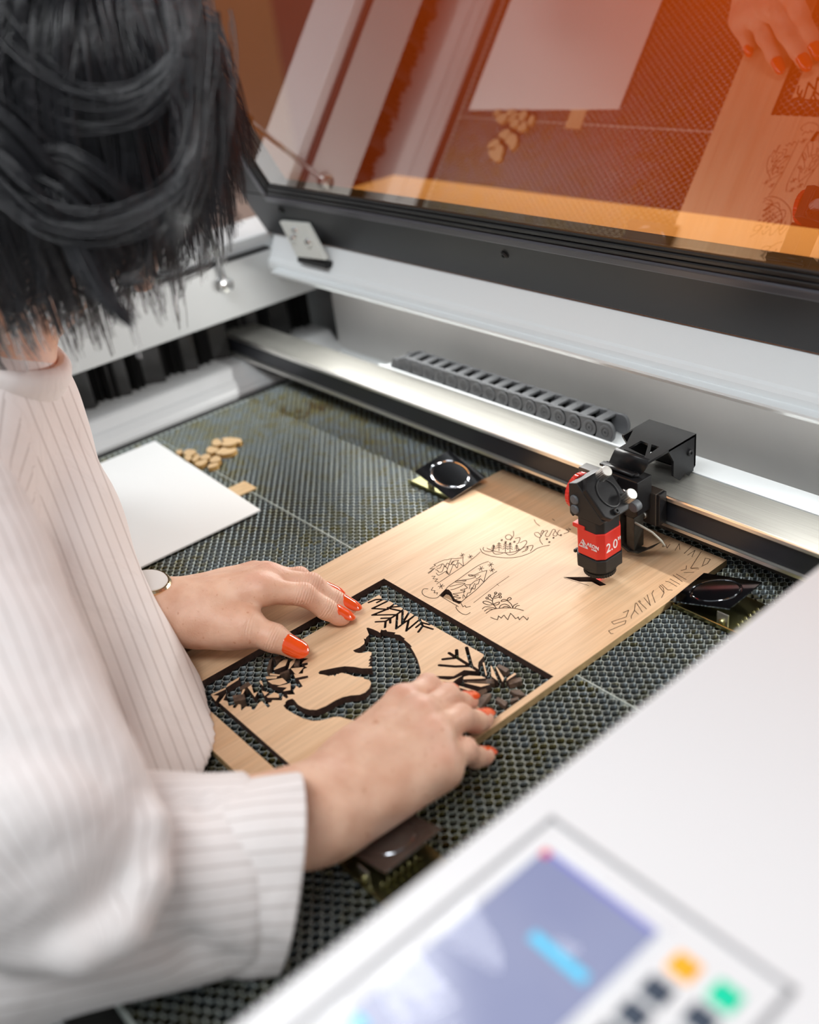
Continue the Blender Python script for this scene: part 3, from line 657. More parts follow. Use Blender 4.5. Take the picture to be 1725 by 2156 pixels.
def shrink(pl, k, dx=0, dy=0):
    c = np.mean(np.array(pl), axis=0); return [tuple(c+(np.array(p)-c)*k+np.array([dx, dy])) for p in pl]
for pl, lb in ((shrink(zig, .93, .0004, -.0012), 'pale sliver sunk in the zigzag cut below the laser head'), (shrink(notch, .90, .0006, -.0012), 'pale offcut sunk in the boat shaped notch under the tall fir drawing')):
    m_ = flat_mesh('sunken_offcut', [pl], ZB, -.0036); split_sides(m_, M['wood2'], M['scorch']); o = link('sunken_offcut', m_); tag(o, lb, 'offcut', 'offcuts sunk in the cut holes')
# offcut of the boat-shaped notch still lying in its hole, lower
def lines(name, groups, w, label=None, parent=board):
    mb = MB()
    for conv, polys in groups:
        for pl in polys:
            pts = [conv(*p) for p in pl]
            for a, b in zip(pts[:-1], pts[1:]):
                if abs(a[0]-b[0])+abs(a[1]-b[1]) < 1e-6: continue
                stroke2(mb, a, b, w, lambda p, k: (p[0], p[1], .00012-.0006*k))
    o = mb.build(name, M['engrave'], parent, fixn=False)
    if label: o['label'] = label
    return o
def smooth(pl, n=4, closed=False):
    P = [np.array(p, float) for p in pl]; out = []
    m = len(P)
    for i in range(m-1 if not closed else m):
        p0 = P[(i-1) % m] if (closed or i > 0) else P[0]; p1 = P[i]; p2 = P[(i+1) % m]; p3 = P[(i+2) % m] if (closed or i+2 < m) else p2
        for k in range(n):
            t = k/n; out.append(tuple(.5*((2*p1)+(-p0+p2)*t+(2*p0-5*p1+4*p2-p3)*t*t+(-p0+3*p1-3*p2+p3)*t**3)))
    out.append(tuple(P[0] if closed else P[-1])); return out
def star(x, y, r): return [[(x-r, y+r*.12), (x+r, y-r*.12)], [(x-r*.35, y-r*.8), (x+r*.35, y+r*.8)], [(x+r*.55, y-r*.65), (x-r*.55, y+r*.65)]]
def circ(x, y, a, b, n=16): return [(x+a*math.cos(2*math.pi*i/n), y+b*math.sin(2*math.pi*i/n)) for i in range(n+1)]
A = [smooth([(270,550),(320,508),(282,508),(335,475),(318,470),(382,440),(365,447),(420,425),(440,425),(480,414),(520,416),(585,405)], 2),
     smooth([(585,405),(582,430),(586,480),(550,455),(540,458),(530,500),(505,470),(495,470),(470,530),(455,560),(428,532)]), smooth([(440,505),(415,482),(395,530),(365,538),(350,520),(332,515)]),
     smooth([(340,545),(365,565),(430,530),(450,555)]), smooth([(340,490),(400,462),(420,490),(440,455),(470,472),(490,440),(545,430)]), smooth([(480,415),(463,450),(445,500),(430,548)]),
     [(300,575),(330,575),(310,597),(352,600),(328,622),(358,626)], smooth([(740,355),(690,400),(640,440),(590,480),(345,645)]), [(265,545),(300,520),(330,500)], [(395,465),(375,500),(345,505)], smooth([(505,435),(480,465),(520,470),(540,432)])]
A += star(577,383,22)+star(650,397,22)
lines('burnt_fir_tree', [(E3, A)], .00056, 'burnt line drawing of a fir tree with two stars')
B = [smooth([(815,440),(740,468),(650,525),(520,618),(455,663),(428,692)]), smooth([(890,530),(830,570),(780,620),(700,700),(600,780),(556,822)]),
     smooth([(800,522),(740,538),(690,560),(635,563),(655,576),(725,560)]), smooth([(635,560),(700,580),(640,600),(590,608),(512,620),(612,612),(560,632),(508,626)]),
     smooth([(462,668),(552,648),(602,640),(560,668),(508,690),(470,697)]), smooth([(800,522),(790,560),(778,600),(772,626),(740,598),(722,642),(700,650),(690,692),(660,680),(650,722),(625,730),(610,772),(588,742),(582,775)]),
     smooth([(740,600),(690,620),(652,650),(600,655),(622,682),(560,700),(602,712),(545,728),(490,735),(542,750),(490,762),(562,770),(518,786)]), [(650,650),(640,690)], [(690,640),(660,700)], [(600,690),(590,730)], [(700,600),(725,590),(745,570)],
     smooth([(265,690),(228,690),(211,715),(224,745),(265,766),(310,775),(350,768),(380,742)]), [(310,675),(295,702),(328,706),(320,726),(352,724),(346,740)],
     smooth([(528,842),(520,860),(540,890),(575,915),(612,924),(648,905)]), [(566,822),(582,852),(602,842),(612,858),(650,848)], [(380,755),(540,850)]]
B += star(835,470,26)+star(747,505,26)+star(847,518,24)+star(385,665,28)
lines('burnt_tall_fir_tree', [(E3, B)], .00056, 'burnt line drawing of a tall fir tree over a boat shaped notch')
def tree(x, y, h): return [[(x, y), (x, y-h)]]+[[(x-h*.28*q, y-h*p+h*.18), (x, y-h*p), (x+h*.28*q, y-h*p+h*.18)] for p, q in ((1,.7),(.75,1),(.5,1.1))]
Cc = [circ(997,220,29,22), smooth([(740,325),(760,360),(820,386),(900,402),(1000,408),(1100,396),(1200,360),(1250,325),(1310,304),(1370,293)]),
      smooth([(770,312),(765,330),(785,345),(840,350),(870,300)]), smooth([(1040,165),(1042,205),(1012,250)]), smooth([(1058,232),(1100,225),(1088,270),(1070,280)]), smooth([(1100,272),(1150,250),(1160,275),(1120,322),(1080,342)]),
      smooth([(1095,342),(1140,312),(1212,294),(1216,312),(1195,347)]), smooth([(1150,335),(1172,305),(1165,335),(1120,355)]), smooth([(850,345),(872,372),(925,372),(960,360),(1002,382),(1055,370),(1088,345)]), smooth([(800,320),(860,345),(960,362),(1060,350),(1095,325)])]
for t in ((860,345,55),(910,345,75),(968,355,80),(1010,355,75),(1070,345,55)): Cc += tree(*t)
for t in ((935,247),(970,265),(1012,278),(1050,262)): Cc += star(t[0], t[1], 10)
lines('burnt_hill_scene', [(E3, Cc)], .00062, 'burnt line drawing of small firs in a round ornament')
D = [smooth([(1232,185),(1240,205),(1278,225),(1290,208),(1268,180),(1236,178)]), smooth([(1288,218),(1318,172),(1352,162),(1330,205),(1362,212),(1398,152),(1422,160),(1400,200),(1432,208),(1448,166),(1466,156)]), smooth([(1280,220),(1284,255),(1306,286)]),
     smooth([(1300,195),(1315,165),(1302,160),(1290,190)]), smooth([(1420,160),(1440,190),(1460,205)]), smooth([(1500,190),(1545,170),(1520,150),(1560,152),(1540,138)])]
for t in ((1405,226),(1367,265),(1472,202),(1345,238)): D += star(t[0], t[1], 9)
D += [smooth([(1230, 60), (1245, 90), (1280, 118)]), [(1395, 55), (1415, 70)]]
lines('burnt_flourish', [(E3, D)], .00062)
Ee = [smooth([(885,865),(858,825),(850,800),(860,768),(880,732)]), [(860,768),(914,742)], [(855,785),(826,755)], [(852,800),(806,778)], [(866,778),(916,762)], circ(880,728,11,9,10), circ(918,737,11,9,10), circ(823,750,11,9,10), circ(802,773,11,9,10), circ(922,763,11,9,10),
      smooth([(766,806),(800,802),(850,828),(820,836),(775,822)], 4, True), smooth([(858,836),(880,818),(915,810),(900,832)], 4, True), smooth([(1010,768),(1020,782),(985,796),(990,778)], 4, True), smooth([(985,796),(930,802),(950,785)], 4, True), smooth([(985,796),(1020,828),(1036,862)]),
      smooth([(912,866),(925,840),(960,828),(995,840),(1016,862)]), smooth([(940,864),(960,850),(985,850),(1002,862)]), smooth([(792,912),(830,886),(890,868),(980,862),(1060,868),(1132,886)]), smooth([(758,872),(790,851),(850,860),(885,868)]), smooth([(778,892),(812,871),(852,876)]), smooth([(1035,864),(1045,840),(1080,822)]), smooth([(1054,866),(1070,845),(1096,841)]),
      smooth([(835,948),(895,970),(905,935),(930,955),(955,928),(990,970),(1015,912),(1060,960),(1085,945),(1095,970),(1130,938),(1165,972),(1175,950)], 2)]
lines('burnt_berry_twig', [(E3, Ee)], .00066, 'burnt line drawing of berries and grass')
lines('burnt_line', [(E3, [[(1000,575),(900,645),(680,815)], [(890,646),(908,660)]])], .0003)
lines('burnt_line', [(E3, [[(1500,590),(1725,660)]])], .0003)
T = zf(1060, 1020, 3.594)
Tx = [[(832,1128),(815,1130),(797,1108),(922,1055),(929,1030),(836,1058),(820,1040),(930,1003),(949,952),(908,970)], [(970,1014),(968,1000),(993,953),(1022,982)], [(993,953),(1000,900),(1008,897),(1052,965)], [(1022,883),(1084,942)], [(1066,858),(1114,917),(1090,835)],
      [(1150,894),(1125,826),(1138,802)], [(1180,772),(1217,820),(1198,857)], [(1186,762),(1212,785),(1216,815)], [(1200,757),(1245,798),(1280,800)], [(1228,733),(1255,738),(1313,772)], [(1262,715),(1336,756)], [(1285,685),(1355,736)], [(1310,678),(1384,720)], [(1030,878),(1040,890)],
      [(1345,652),(1384,642),(1387,615)], [(1368,668),(1442,665)], [(1420,636),(1480,640)], [(1497,510),(1418,634),(1476,630)], [(1502,620),(1545,600),(1567,566),(1530,558),(1508,612)], [(1395,536),(1452,498),(1428,548)], [(1370,522),(1428,468)], [(1300,500),(1332,448),(1336,492)], [(1262,452),(1240,482),(1228,455)]]
lines('burnt_angular_letters', [(T, Tx)], .00050, 'burnt angular strokes along the right edge')
# ================================================================== CUT OUT PANEL WITH THE WOLF
def seg_d(P, a, b):
    a = np.array(a); b = np.array(b); ab = b-a; t = np.clip(((P-a)@ab)/(ab@ab+1e-12), 0, 1); return np.linalg.norm(P-a-t[:, None]*ab, axis=1)
def poly_sdf(P, poly):
    poly = np.array(poly); n = len(poly); d = np.full(len(P), 1e9); ins = np.zeros(len(P), bool)
    for i in range(n):
        a, b = poly[i], poly[(i+1) % n]; d = np.minimum(d, seg_d(P, a, b))
        c = ((a[1] > P[:, 1]) != (b[1] > P[:, 1])); 
        with np.errstate(divide='ignore', invalid='ignore'):
            xi = (b[0]-a[0])*(P[:, 1]-a[1])/(b[1]-a[1])+a[0]
        ins ^= c & (P[:, 0] < xi)
    return np.where(ins, -d, d)
def contours(Z, x0, y0, h):
    ny, nx = Z.shape; segs = {}
    S = Z < 0
    code = S[:-1, :-1]*1+S[:-1, 1:]*2+S[1:, 1:]*4+S[1:, :-1]*8
    js, is_ = np.nonzero((code > 0) & (code < 15))
    def ept(e):
        k, j, i = e
        if k == 0: a, b = Z[j, i], Z[j, i+1]; t = a/(a-b); return (x0+(i+t)*h, y0+j*h)
        a, b = Z[j, i], Z[j+1, i]; t = a/(a-b); return (x0+i*h, y0+(j+t)*h)
    tab = {1:[(3,0)],2:[(0,1)],3:[(3,1)],4:[(1,2)],5:[(3,2),(1,0)],6:[(0,2)],7:[(3,2)],8:[(2,3)],9:[(2,0)],10:[(0,3),(2,1)],11:[(2,1)],12:[(1,3)],13:[(1,0)],14:[(0,3)]}
    for j, i in zip(js, is_):
        E_ = [(0, j, i), (1, j, i+1), (0, j+1, i), (1, j, i)]
        for a, b in tab[int(code[j, i])]: segs[E_[a]] = E_[b]
    loops = []
    while segs:
        s0, nx_ = segs.popitem(); lp = [s0]
        while nx_ in segs:
            lp.append(nx_); nx_ = segs.pop(nx_)
        pts = [ept(e) for e in lp]
        if len(pts) > 6: loops.append(pts)
    return loops
def simplify(pts, eps):
    pts = np.array(pts); n = len(pts); keep = np.zeros(n, bool); far = int(np.argmax(np.linalg.norm(pts-pts[0], axis=1))); keep[[0, far]] = True
    st = [(0, far), (far, n)]
    while st:
        a, b = st.pop(); A_ = pts[a]; B_ = pts[b % n]
        if b-a < 2: continue
        idx = np.arange(a+1, b); ab = B_-A_; L = np.linalg.norm(ab)+1e-12
        d = np.abs((pts[idx, 0]-A_[0])*ab[1]-(pts[idx, 1]-A_[1])*ab[0])/L
        k = int(np.argmax(d))
        if d[k] > eps: m = int(idx[k]); keep[m] = True; st += [(a, m), (m, b)]
    return [tuple(p) for p in pts[keep]]
q7 = zf(580, 1300, 5.0735); q4z = zf(640, 1220, 5.75); q6 = zf(880, 1320, 5.75); q5 = zf(380, 1360, 5.75)
wolf = [(972,112),(990,107),(1045,125),(1100,150),(1118,165),(1130,128),(1150,136),(1182,130),(1195,148),(1285,160),(1272,178),(1330,185),(1390,230),(1372,233),(1430,280),(1460,312),(1445,315),(1480,370),(1520,450),(1545,535),(1556,592),(1545,602),(1545,680),(1535,790),(1490,930),(1400,1030),(1250,1100),(1050,1130),(900,1110),(800,1090),(735,1075),(690,1060),(620,1062),(560,1080),(480,1100),(400,1105),(300,1080),(200,1030),(110,975),(85,940),(108,920),(104,905),(130,880),(180,866),(205,885),(240,930),(300,965),(370,985),(440,985),(540,945),(640,885),(720,850),(800,832),(900,825),(960,800),(1005,755),(1022,710),(1016,682),(1000,667),(950,655),(935,635),(850,630),(780,605),(710,590),(680,598),(668,608),(658,600),(635,630),(618,613),(570,625),(520,610),(470,605),(458,590),(475,570),(560,552),(640,535),(740,520),(830,525),(930,542),(1030,540),(1030,522),(988,525),(1012,500),(995,495),(1016,465),(992,460),(1022,425),(1003,425),(1025,400),(1028,372),(1000,362),(950,375),(890,380),(850,370),(828,352),(850,342),(900,320),(950,280),(955,255),(942,223),(965,230),(970,213),(1000,185),(988,150)]
wolf = [q7(*p) for p in wolf]
sn = [[(785,278),(870,243),(965,238),(1032,250)], [(938,190),(968,238)], [(885,278),(955,243)], [(1032,252),(828,350),(1015,360)], [(1100,290),(1190,310),(1230,340)], [(1040,335),(1225,318)], [(828,430),(1010,358),(1110,285)], [(828,430),(1130,424)], [(1015,340),(1050,335)],
      [(870,512),(990,506),(1110,432),(1230,345),(1200,315)], [(1050,352),(1200,385)], [(990,506),(982,580)], [(938,470),(1040,466)], [(1045,468),(1046,525)], [(1130,426),(1118,595),(1245,500)], [(1195,395),(1190,530),(1290,372)], [(1240,622),(1268,490),(1360,420)], [(1240,622),(1400,485)],
      [(1395,470),(1440,562),(1560,600)], [(1360,578),(1430,520)], [(1440,562),(1385,635)], [(1432,522),(1520,545)]]
lf = [[(590,250),(640,440),(655,480),(740,535)], [(470,280),(475,370),(560,425),(650,478)], [(380,315),(470,372)], [(305,390),(455,373)], [(262,462),(450,478),(620,472)]]
leaf_thick = [(150,602),(165,590),(430,595),(560,520),(720,535),(745,560),(590,560),(450,625),(370,640),(160,612)]
rightcut = [(790,300),(800,350),(735,425),(728,480),(745,540),(700,560),(585,560),(490,615),(415,672),(440,700),(490,760),(560,815),(640,870),(780,1010),(1100,1100),(1500,800),(1300,300),(960,300)]
leftcut = [(463,690),(518,655),(570,668),(585,727),(640,712),(632,748),(666,750),(702,703),(732,710),(736,783),(792,732),(858,735),(866,770),(895,772),(948,690),(985,665),(1060,748),(1088,725),(1058,688),(1100,682),(1112,655),(1230,657),(1236,600),(1282,636),(1308,620),(1290,588),(1392,585),(1365,545),(1400,490),(1360,452),(1440,508),(1482,490),(1432,412),(1548,385),(1545,358),(1468,370),(1390,388),(1372,340),(1482,332),(1490,280),(1538,260),(1500,240),(1545,225),(1540,200),(1470,212),(1492,182),(1552,150),(1458,148),(1440,112),(1480,95),(1480,60),(1300,40),(700,150),(200,450),(300,620)]
ppoly = [(-.5655, .2152), (-.4030, .2152), (-.4030, .3800), (-.5660, .3765)]
hgrid = .00035; gx0, gy0 = -.570, .212; gnx, gny = int(.175/hgrid), int(.173/hgrid)
X, Y = np.meshgrid(gx0+np.arange(gnx)*hgrid, gy0+np.arange(gny)*hgrid); P2 = np.c_[X.ravel(), Y.ravel()]
Zs = poly_sdf(P2, ppoly)
Zs = np.maximum(Zs, -poly_sdf(P2, wolf)); Zs = np.maximum(Zs, -poly_sdf(P2, [q6(*p) for p in rightcut])); Zs = np.maximum(Zs, -poly_sdf(P2, [q5(*p) for p in leftcut])); Zs = np.maximum(Zs, -poly_sdf(P2, [q6(*p) for p in leaf_thick]))
for cv, grp, w in ((q4z, sn, .00098), (q6, lf, .00135)):
    for pl in grp:
        pts = [cv(*p) for p in pl]
        for a, b in zip(pts[:-1], pts[1:]): Zs = np.maximum(Zs, w-seg_d(P2, a, b))
Zs = Zs.reshape(gny, gnx); Zs[0, :] = Zs[-1, :] = 1; Zs[:, 0] = Zs[:, -1] = 1
loops = [simplify(l, .00007) for l in contours(Zs, gx0, gy0, hgrid)]
def area(l): l = np.array(l); return abs(.5*np.sum(l[:, 0]*np.roll(l[:, 1], -1)-l[:, 1]*np.roll(l[:, 0], -1)))
loops = [l for l in loops if len(l) > 2 and area(l) > 1.2e-6]
# small free islands are separate offcuts: keep only the big outline and its holes
big = max(loops, key=area); bigp = np.array(big)
keep = [big]; isl = []
for l in loops:
    if l is big: continue
    la = np.array(l); sgn = np.sum(la[:, 0]*np.roll(la[:, 1], -1)-la[:, 1]*np.roll(la[:, 0], -1)); sb = np.sum(bigp[:, 0]*np.roll(bigp[:, 1], -1)-bigp[:, 1]*np.roll(bigp[:, 0], -1))
    (keep if sgn*sb < 0 else isl).append(l)
me = flat_mesh('wolf_panel', keep, ZB, -.0001); split_sides(me, M['wood2'], M['scorch'])
wp = link('wolf_panel', me)
tag(wp, 'cut out plywood panel with a howling wolf shaped hole inside the board opening', 'plywood panel')
# loose pieces
def chip(name, poly, label, cat, group, mt, ms, z0=ZB, z1=-.0002, tilt=0):
    me = flat_mesh(name, [poly], z0, z1); split_sides(me, mt, ms)
    c = np.mean(np.array(poly), axis=0); me.transform(Matrix.Translation((-c[0], -c[1], -z0)))
    o = link(name, me); o.location = (c[0], c[1], z0); return tag(o, label, cat, group)
for k, l in enumerate(isl):
    if area(l) > 4e-6: chip('wood_offcut', l, 'narrow sliver of plywood still standing between snowflake cuts', 'offcut', 'slivers between the snowflake cuts', M['wood2'], M['scorch'])
RL = [([(785,430),(805,425),(835,570),(825,592)], 'slim leaf shaped chip nearest the broken panel edge'), ([(880,463),(900,480),(970,650),(890,592)], 'slim leaf shaped chip, second of three beside the branch cut'), ([(938,473),(960,488),(1046,620),(1025,662)], 'slim leaf shaped chip, third of three beside the branch cut'),
      ([(555,602),(620,585),(780,595),(822,620),(550,632)], 'long pale chip above the grey sided chip'), ([(555,672),(880,690),(765,722)], 'pale pointed chip below the grey sided chip'), ([(1070,650),(1090,610),(1175,550),(1192,570)], 'pale chip pointing to the corner of the opening'), ([(500,710),(700,770),(690,787),(500,732)], 'thin pale chip just above the near middle fingernail')]
RB = [([(590,655),(800,642),(922,630),(930,690),(600,676)], 'long grey sided chip lying between two pale chips'), ([(958,490),(985,458),(1110,520),(1068,560)], 'brown block farthest back in the opening corner'), ([(1090,652),(1250,615),(1262,660),(1110,706)], 'brown and grey block in the middle of the loose chips'),
      ([(1115,770),(1220,750),(1300,812),(1290,832),(1180,812)], 'brown pointed chip near the right margin of the board'), ([(940,880),(970,845),(1087,910),(1057,962)], 'brown block resting near the thin board margin'), ([(1120,882),(1215,855),(1220,882),(1130,916)], 'small yellowish brown block touching the thin margin'),
      ([(715,782),(820,724),(838,772),(742,842)], 'brown chip beside the near middle fingertip'), ([(735,890),(790,825),(892,810),(762,982),(722,988)], 'brown slanting chip between the near middle and ring fingertips')]
for pl, lb in RL: chip('wood_chip', [q6(*p) for p in pl], lb, 'wood chip', 'chips in the right part of the opening', M['wood2'], M['scorch'])
qb = zf(880, 1320, 5.75, -.0025)
for pl, lb in RB: chip('wood_chip', [qb(*p) for p in pl], lb, 'wood chip', 'chips in the right part of the opening', M['chipside'], M['chipside'], z1=-.0022+rng.uniform(-.0006, .0006))
LL = [([(550,502),(575,455),(717,374),(700,410),(602,470)], 'pale chip pointing up, left of the tree cut'), ([(365,585),(545,503),(547,520),(400,592)], 'long flat chip at the left corner of the wolf panel'), ([(370,592),(466,600),(425,668)], 'triangular chip at the left corner of the wolf panel'),
      ([(466,688),(556,570),(520,652),(482,692)], 'thin pale chip at the panel corner beside the triangle'), ([(733,587),(770,483),(782,530),(752,582)], 'upright pale chip behind the dark block'), ([(814,500),(857,463),(886,572),(936,550),(900,617)], 'pale heart shaped chip in the middle of the tree cut'),
      ([(958,415),(986,420),(1002,482),(966,452)], 'narrow pale chip right of the heart shaped chip'), ([(1055,420),(1235,385),(1292,440),(1200,472),(1110,460)], 'broad pale chip across the middle of the tree cut'), ([(1030,368),(1172,364),(1160,392),(1040,396)], 'flat thin chip above the broad pale chip'),
      ([(1085,328),(1212,345),(1190,362),(1080,352)], 'small flat chip under the leaning brown strip'), ([(1128,282),(1200,200),(1252,163),(1302,158),(1270,237),(1140,287)], 'large pale chip below the thumb tip'), ([(1308,272),(1330,190),(1397,143),(1380,202),(1320,277)], 'split pale chip right of the large chip by the thumb'),
      ([(1335,270),(1492,254),(1420,342),(1385,332)], 'pale arrow chip at the right of the tree cut'), ([(1168,490),(1332,448),(1332,532),(1240,547),(1290,502)], 'pale curved chip at the lower right of the tree cut'), ([(1043,612),(1135,558),(1192,580),(1192,622),(1060,624)], 'pale boat shaped chip at the bottom of the tree cut'), ([(983,540),(1067,560),(1020,602)], 'small pale triangle above the boat shaped chip')]
for pl, lb in LL: chip('wood_chip', [q5(*p) for p in pl], lb, 'wood chip', 'chips in the left part of the opening', M['wood2'], M['scorch'])
qd = zf(380, 1360, 5.75, .0006)
LB = [([(1130,142),(1200,110),(1227,150),(1160,192)], 'dark brown cube under the thumbnail'), ([(1043,285),(1075,180),(1122,130),(1080,292)], 'brown upright chip left of the large pale chip'), ([(718,500),(820,430),(852,465),(730,532)], 'brown strip lying across the tree cut'), ([(628,602),(770,580),(788,650),(652,672)], 'dark brown block with a pale top left of the heart chip'), ([(1200,330),(1312,284),(1314,312),(1215,347)], 'leaning brown strip right of the flat chips'), ([(1392,182),(1442,170),(1422,240),(1372,242)], 'brown cube at the top right of the tree cut')]
for pl, lb in LB: chip('wood_chip', [qd(*p) for p in pl], lb, 'wood chip', 'chips in the left part of the opening', M['chipside'], M['chipside'], z0=ZB, z1=.0006)
# ================================================================== OVAL OFFCUTS, WHITE SHEET, WOOD STRIP
qs = zf(320, 880, 6.635, -.0008)
OV = [([(835,345),(868,302),(920,290),(962,318),(968,362),(905,388),(850,375)], 'round wooden offcut at the back left of the far pile'), ([(972,288),(1050,270),(1180,280),(1194,338),(1100,380),(1002,385),(962,352),(1012,320)], 'biggest curved wooden offcut at the back of the far pile'), ([(1172,280),(1240,290),(1252,320),(1212,345),(1196,318)], 'small wooden offcut at the right tip of the far pile'),
      ([(760,440),(800,395),(880,405),(935,430),(882,468),(820,488),(772,470)], 'round wooden offcut at the front left of the far pile'), ([(890,490),(942,440),(1000,412),(1080,428),(1150,418),(1187,432),(1130,480),(1000,508)], 'long boat shaped wooden offcut at the front of the far pile'),
      ([(330,470),(380,442),(420,440),(412,478),(372,500)], 'wooden offcut half under the white sheet edge'), ([(440,480),(490,440),(570,440),(620,468),(560,518),(470,518)], 'oval wooden offcut at the back of the near pile'), ([(450,545),(500,522),(555,532),(540,578),(492,590)], 'amber wooden offcut touching the white sheet'),
      ([(562,590),(600,532),(655,502),(662,552),(600,608)], 'thin wooden offcut in the middle of the near pile'), ([(668,548),(740,505),(800,510),(818,543),(770,575),(690,572)], 'oval wooden offcut right of the thin one'), ([(597,640),(650,600),(740,580),(778,602),(700,658),(640,660)], 'wooden offcut at the front of the near pile'),
      ([(807,600),(860,542),(930,537),(962,570),(935,605),(830,622)], 'oval wooden offcut at the right end of the near pile'), ([(780,668),(830,635),(930,622),(900,665),(800,695)], 'flat wooden offcut in front of the right oval')]
ovm = simple('amber_side', (.42, .24, .07), .6)
for pl, lb in OV:
    c = np.mean(np.array(pl), axis=0); sm = smooth(pl, 4, True)[:-1]
    chip('oval_offcut', [qs(*(c+(np.array(p)-c)*.985)) for p in sm], lb, 'wooden offcut', 'oval wooden offcuts beside the white sheet', M['oval'], ovm, z1=-.0008+rng.uniform(-.0004, .0004))
ws = MB().box(-1.0085, -.7712, .190, .4035, -.0040, -.0022).build('white_sheet', M['paper'], None, .0002)
# turn the far edge slightly as in the photograph
me = ws.data
for v in me.vertices:
    if v.co.y > .3: v.co.y += -.010*(v.co.x+1.0085)/.237
tag(ws, 'blank white square sheet lying on the honeycomb behind the arm', 'white sheet')
MB().box(-.8405, -.8172, .365, .4180, ZB, -.0042).build('wood_strip', M['oval'], None, .0003)
tag(bpy.data.objects['wood_strip'], 'small flat wooden strip sticking out from under the white sheet', 'wood strip')
# ================================================================== PERSON
def smin(a, b, k):
    h = np.clip(.5+.5*(b-a)/k, 0, 1); return b*(1-h)+a*h-k*h*(1-h)
def smax(a, b, k): return -smin(-a, -b, k)
def rcone(P, a, b, r1, r2):
    a = np.asarray(a, np.float32); b = np.asarray(b, np.float32); ba = b-a; l2 = float(ba@ba); rr = r1-r2; a2 = l2-rr*rr; il2 = 1/l2
    pa = P-a; y = pa@ba; z = y-l2; t = pa*l2-y[:, None]*ba; x2 = (t*t).sum(1); y2 = y*y*l2; z2 = z*z*l2
    k = np.sign(rr)*rr*rr*x2
    d3 = (np.sqrt(np.maximum(x2*a2*il2, 0))+y*rr)*il2-r1
    d1 = np.sqrt(x2+z2)*il2-r2; d2 = np.sqrt(x2+y2)*il2-r1
    return np.where(np.sign(z)*a2*z2 > k, d1, np.where(np.sign(y)*a2*y2 < k, d2, d3))
def ellip(P, c, R, rad):
    q = (P-np.asarray(c, np.float32))@np.asarray(R, np.float32).T; rad = np.asarray(rad, np.float32)
    k0 = np.linalg.norm(q/rad, axis=1); k1 = np.linalg.norm(q/(rad*rad), axis=1); return k0*(k0-1)/np.maximum(k1, 1e-6)
def surface_nets(fn, lo, hi, h):
    lo = np.array(lo, float); n = np.ceil((np.array(hi)-lo)/h).astype(int)+1
    ax = [lo[i]+np.arange(n[i])*h for i in range(3)]
    # coarse pass so that only cells near the surface are evaluated
    S = 6; cn = (n+S-1)//S+1
    cx = [lo[i]+np.arange(cn[i])*h*S for i in range(3)]
    CP = np.stack(np.meshgrid(*cx, indexing='ij'), -1).reshape(-1, 3).astype(np.float32)
    cv = fn(CP).reshape(cn); V = np.full(n, 1.0, np.float32)
    rep = np.repeat(np.repeat(np.repeat(cv, S, 0), S, 1), S, 2)
    off = S//2
    def shifted(a):  # nearest coarse sample
        idx = [np.clip((np.arange(n[i])+off)//S, 0, cn[i]-1) for i in range(3)]
        return a[np.ix_(*idx)]
    near = shifted(cv); msk = np.abs(near) < h*S*1.9; V = np.where(near < 0, -1, 1).astype(np.float32)
    I = np.argwhere(msk); P = (lo+I*h).astype(np.float32); out = np.empty(len(P), np.float32)
    for i in range(0, len(P), 400000): out[i:i+400000] = fn(P[i:i+400000])
    V[msk] = out
    neg = V < 0
    c = np.zeros(n-1, int)
    for dx in (0,1):
        for dy in (0,1):
            for dz in (0,1): c += neg[dx:n[0]-1+dx, dy:n[1]-1+dy, dz:n[2]-1+dz]
    act = (c > 0) & (c < 8); idx = -np.ones(n-1, int); A_ = np.argwhere(act); idx[act] = np.arange(len(A_))
    acc = np.zeros((len(A_), 3)); cnt = np.zeros(len(A_))
    cor = [np.array(q) for q in ((0,0,0),(1,0,0),(0,1,0),(1,1,0),(0,0,1),(1,0,1),(0,1,1),(1,1,1))]
    val = [V[tuple((A_+q).T)] for q in cor]
    for i, j in ((0,1),(2,3),(4,5),(6,7),(0,2),(1,3),(4,6),(5,7),(0,4),(1,5),(2,6),(3,7)):
        a, b = val[i], val[j]; m = (a < 0) != (b < 0); t = np.where(m, a/np.where(m, a-b, 1), 0)
        acc += np.where(m[:, None], cor[i]+t[:, None]*(cor[j]-cor[i]), 0); cnt += m
    verts = lo+(A_+acc/cnt[:, None])*h
    quads = []
    for d in range(3):
        sl0 = [slice(None)]*3; sl1 = [slice(None)]*3; sl0[d] = slice(0, -1); sl1[d] = slice(1, None)
        a = neg[tuple(sl0)]; b = neg[tuple(sl1)]; e = np.argwhere(a != b); u, w = (d+1) % 3, (d+2) % 3
        e = e[(e[:, u] > 0) & (e[:, w] > 0) & (e[:, u] < n[u]-1) & (e[:, w] < n[w]-1)]
        def cell(du, dw):
            q = e.copy(); q[:, u] -= du; q[:, w] -= dw; return idx[tuple(q.T)]
        q = np.stack([cell(1, 1), cell(0, 1), cell(0, 0), cell(1, 0)], 1)
        flip = ~a[tuple(e.T)]; q[flip] = q[flip][:, ::-1]; quads.append(q)
    return verts, np.concatenate(quads)
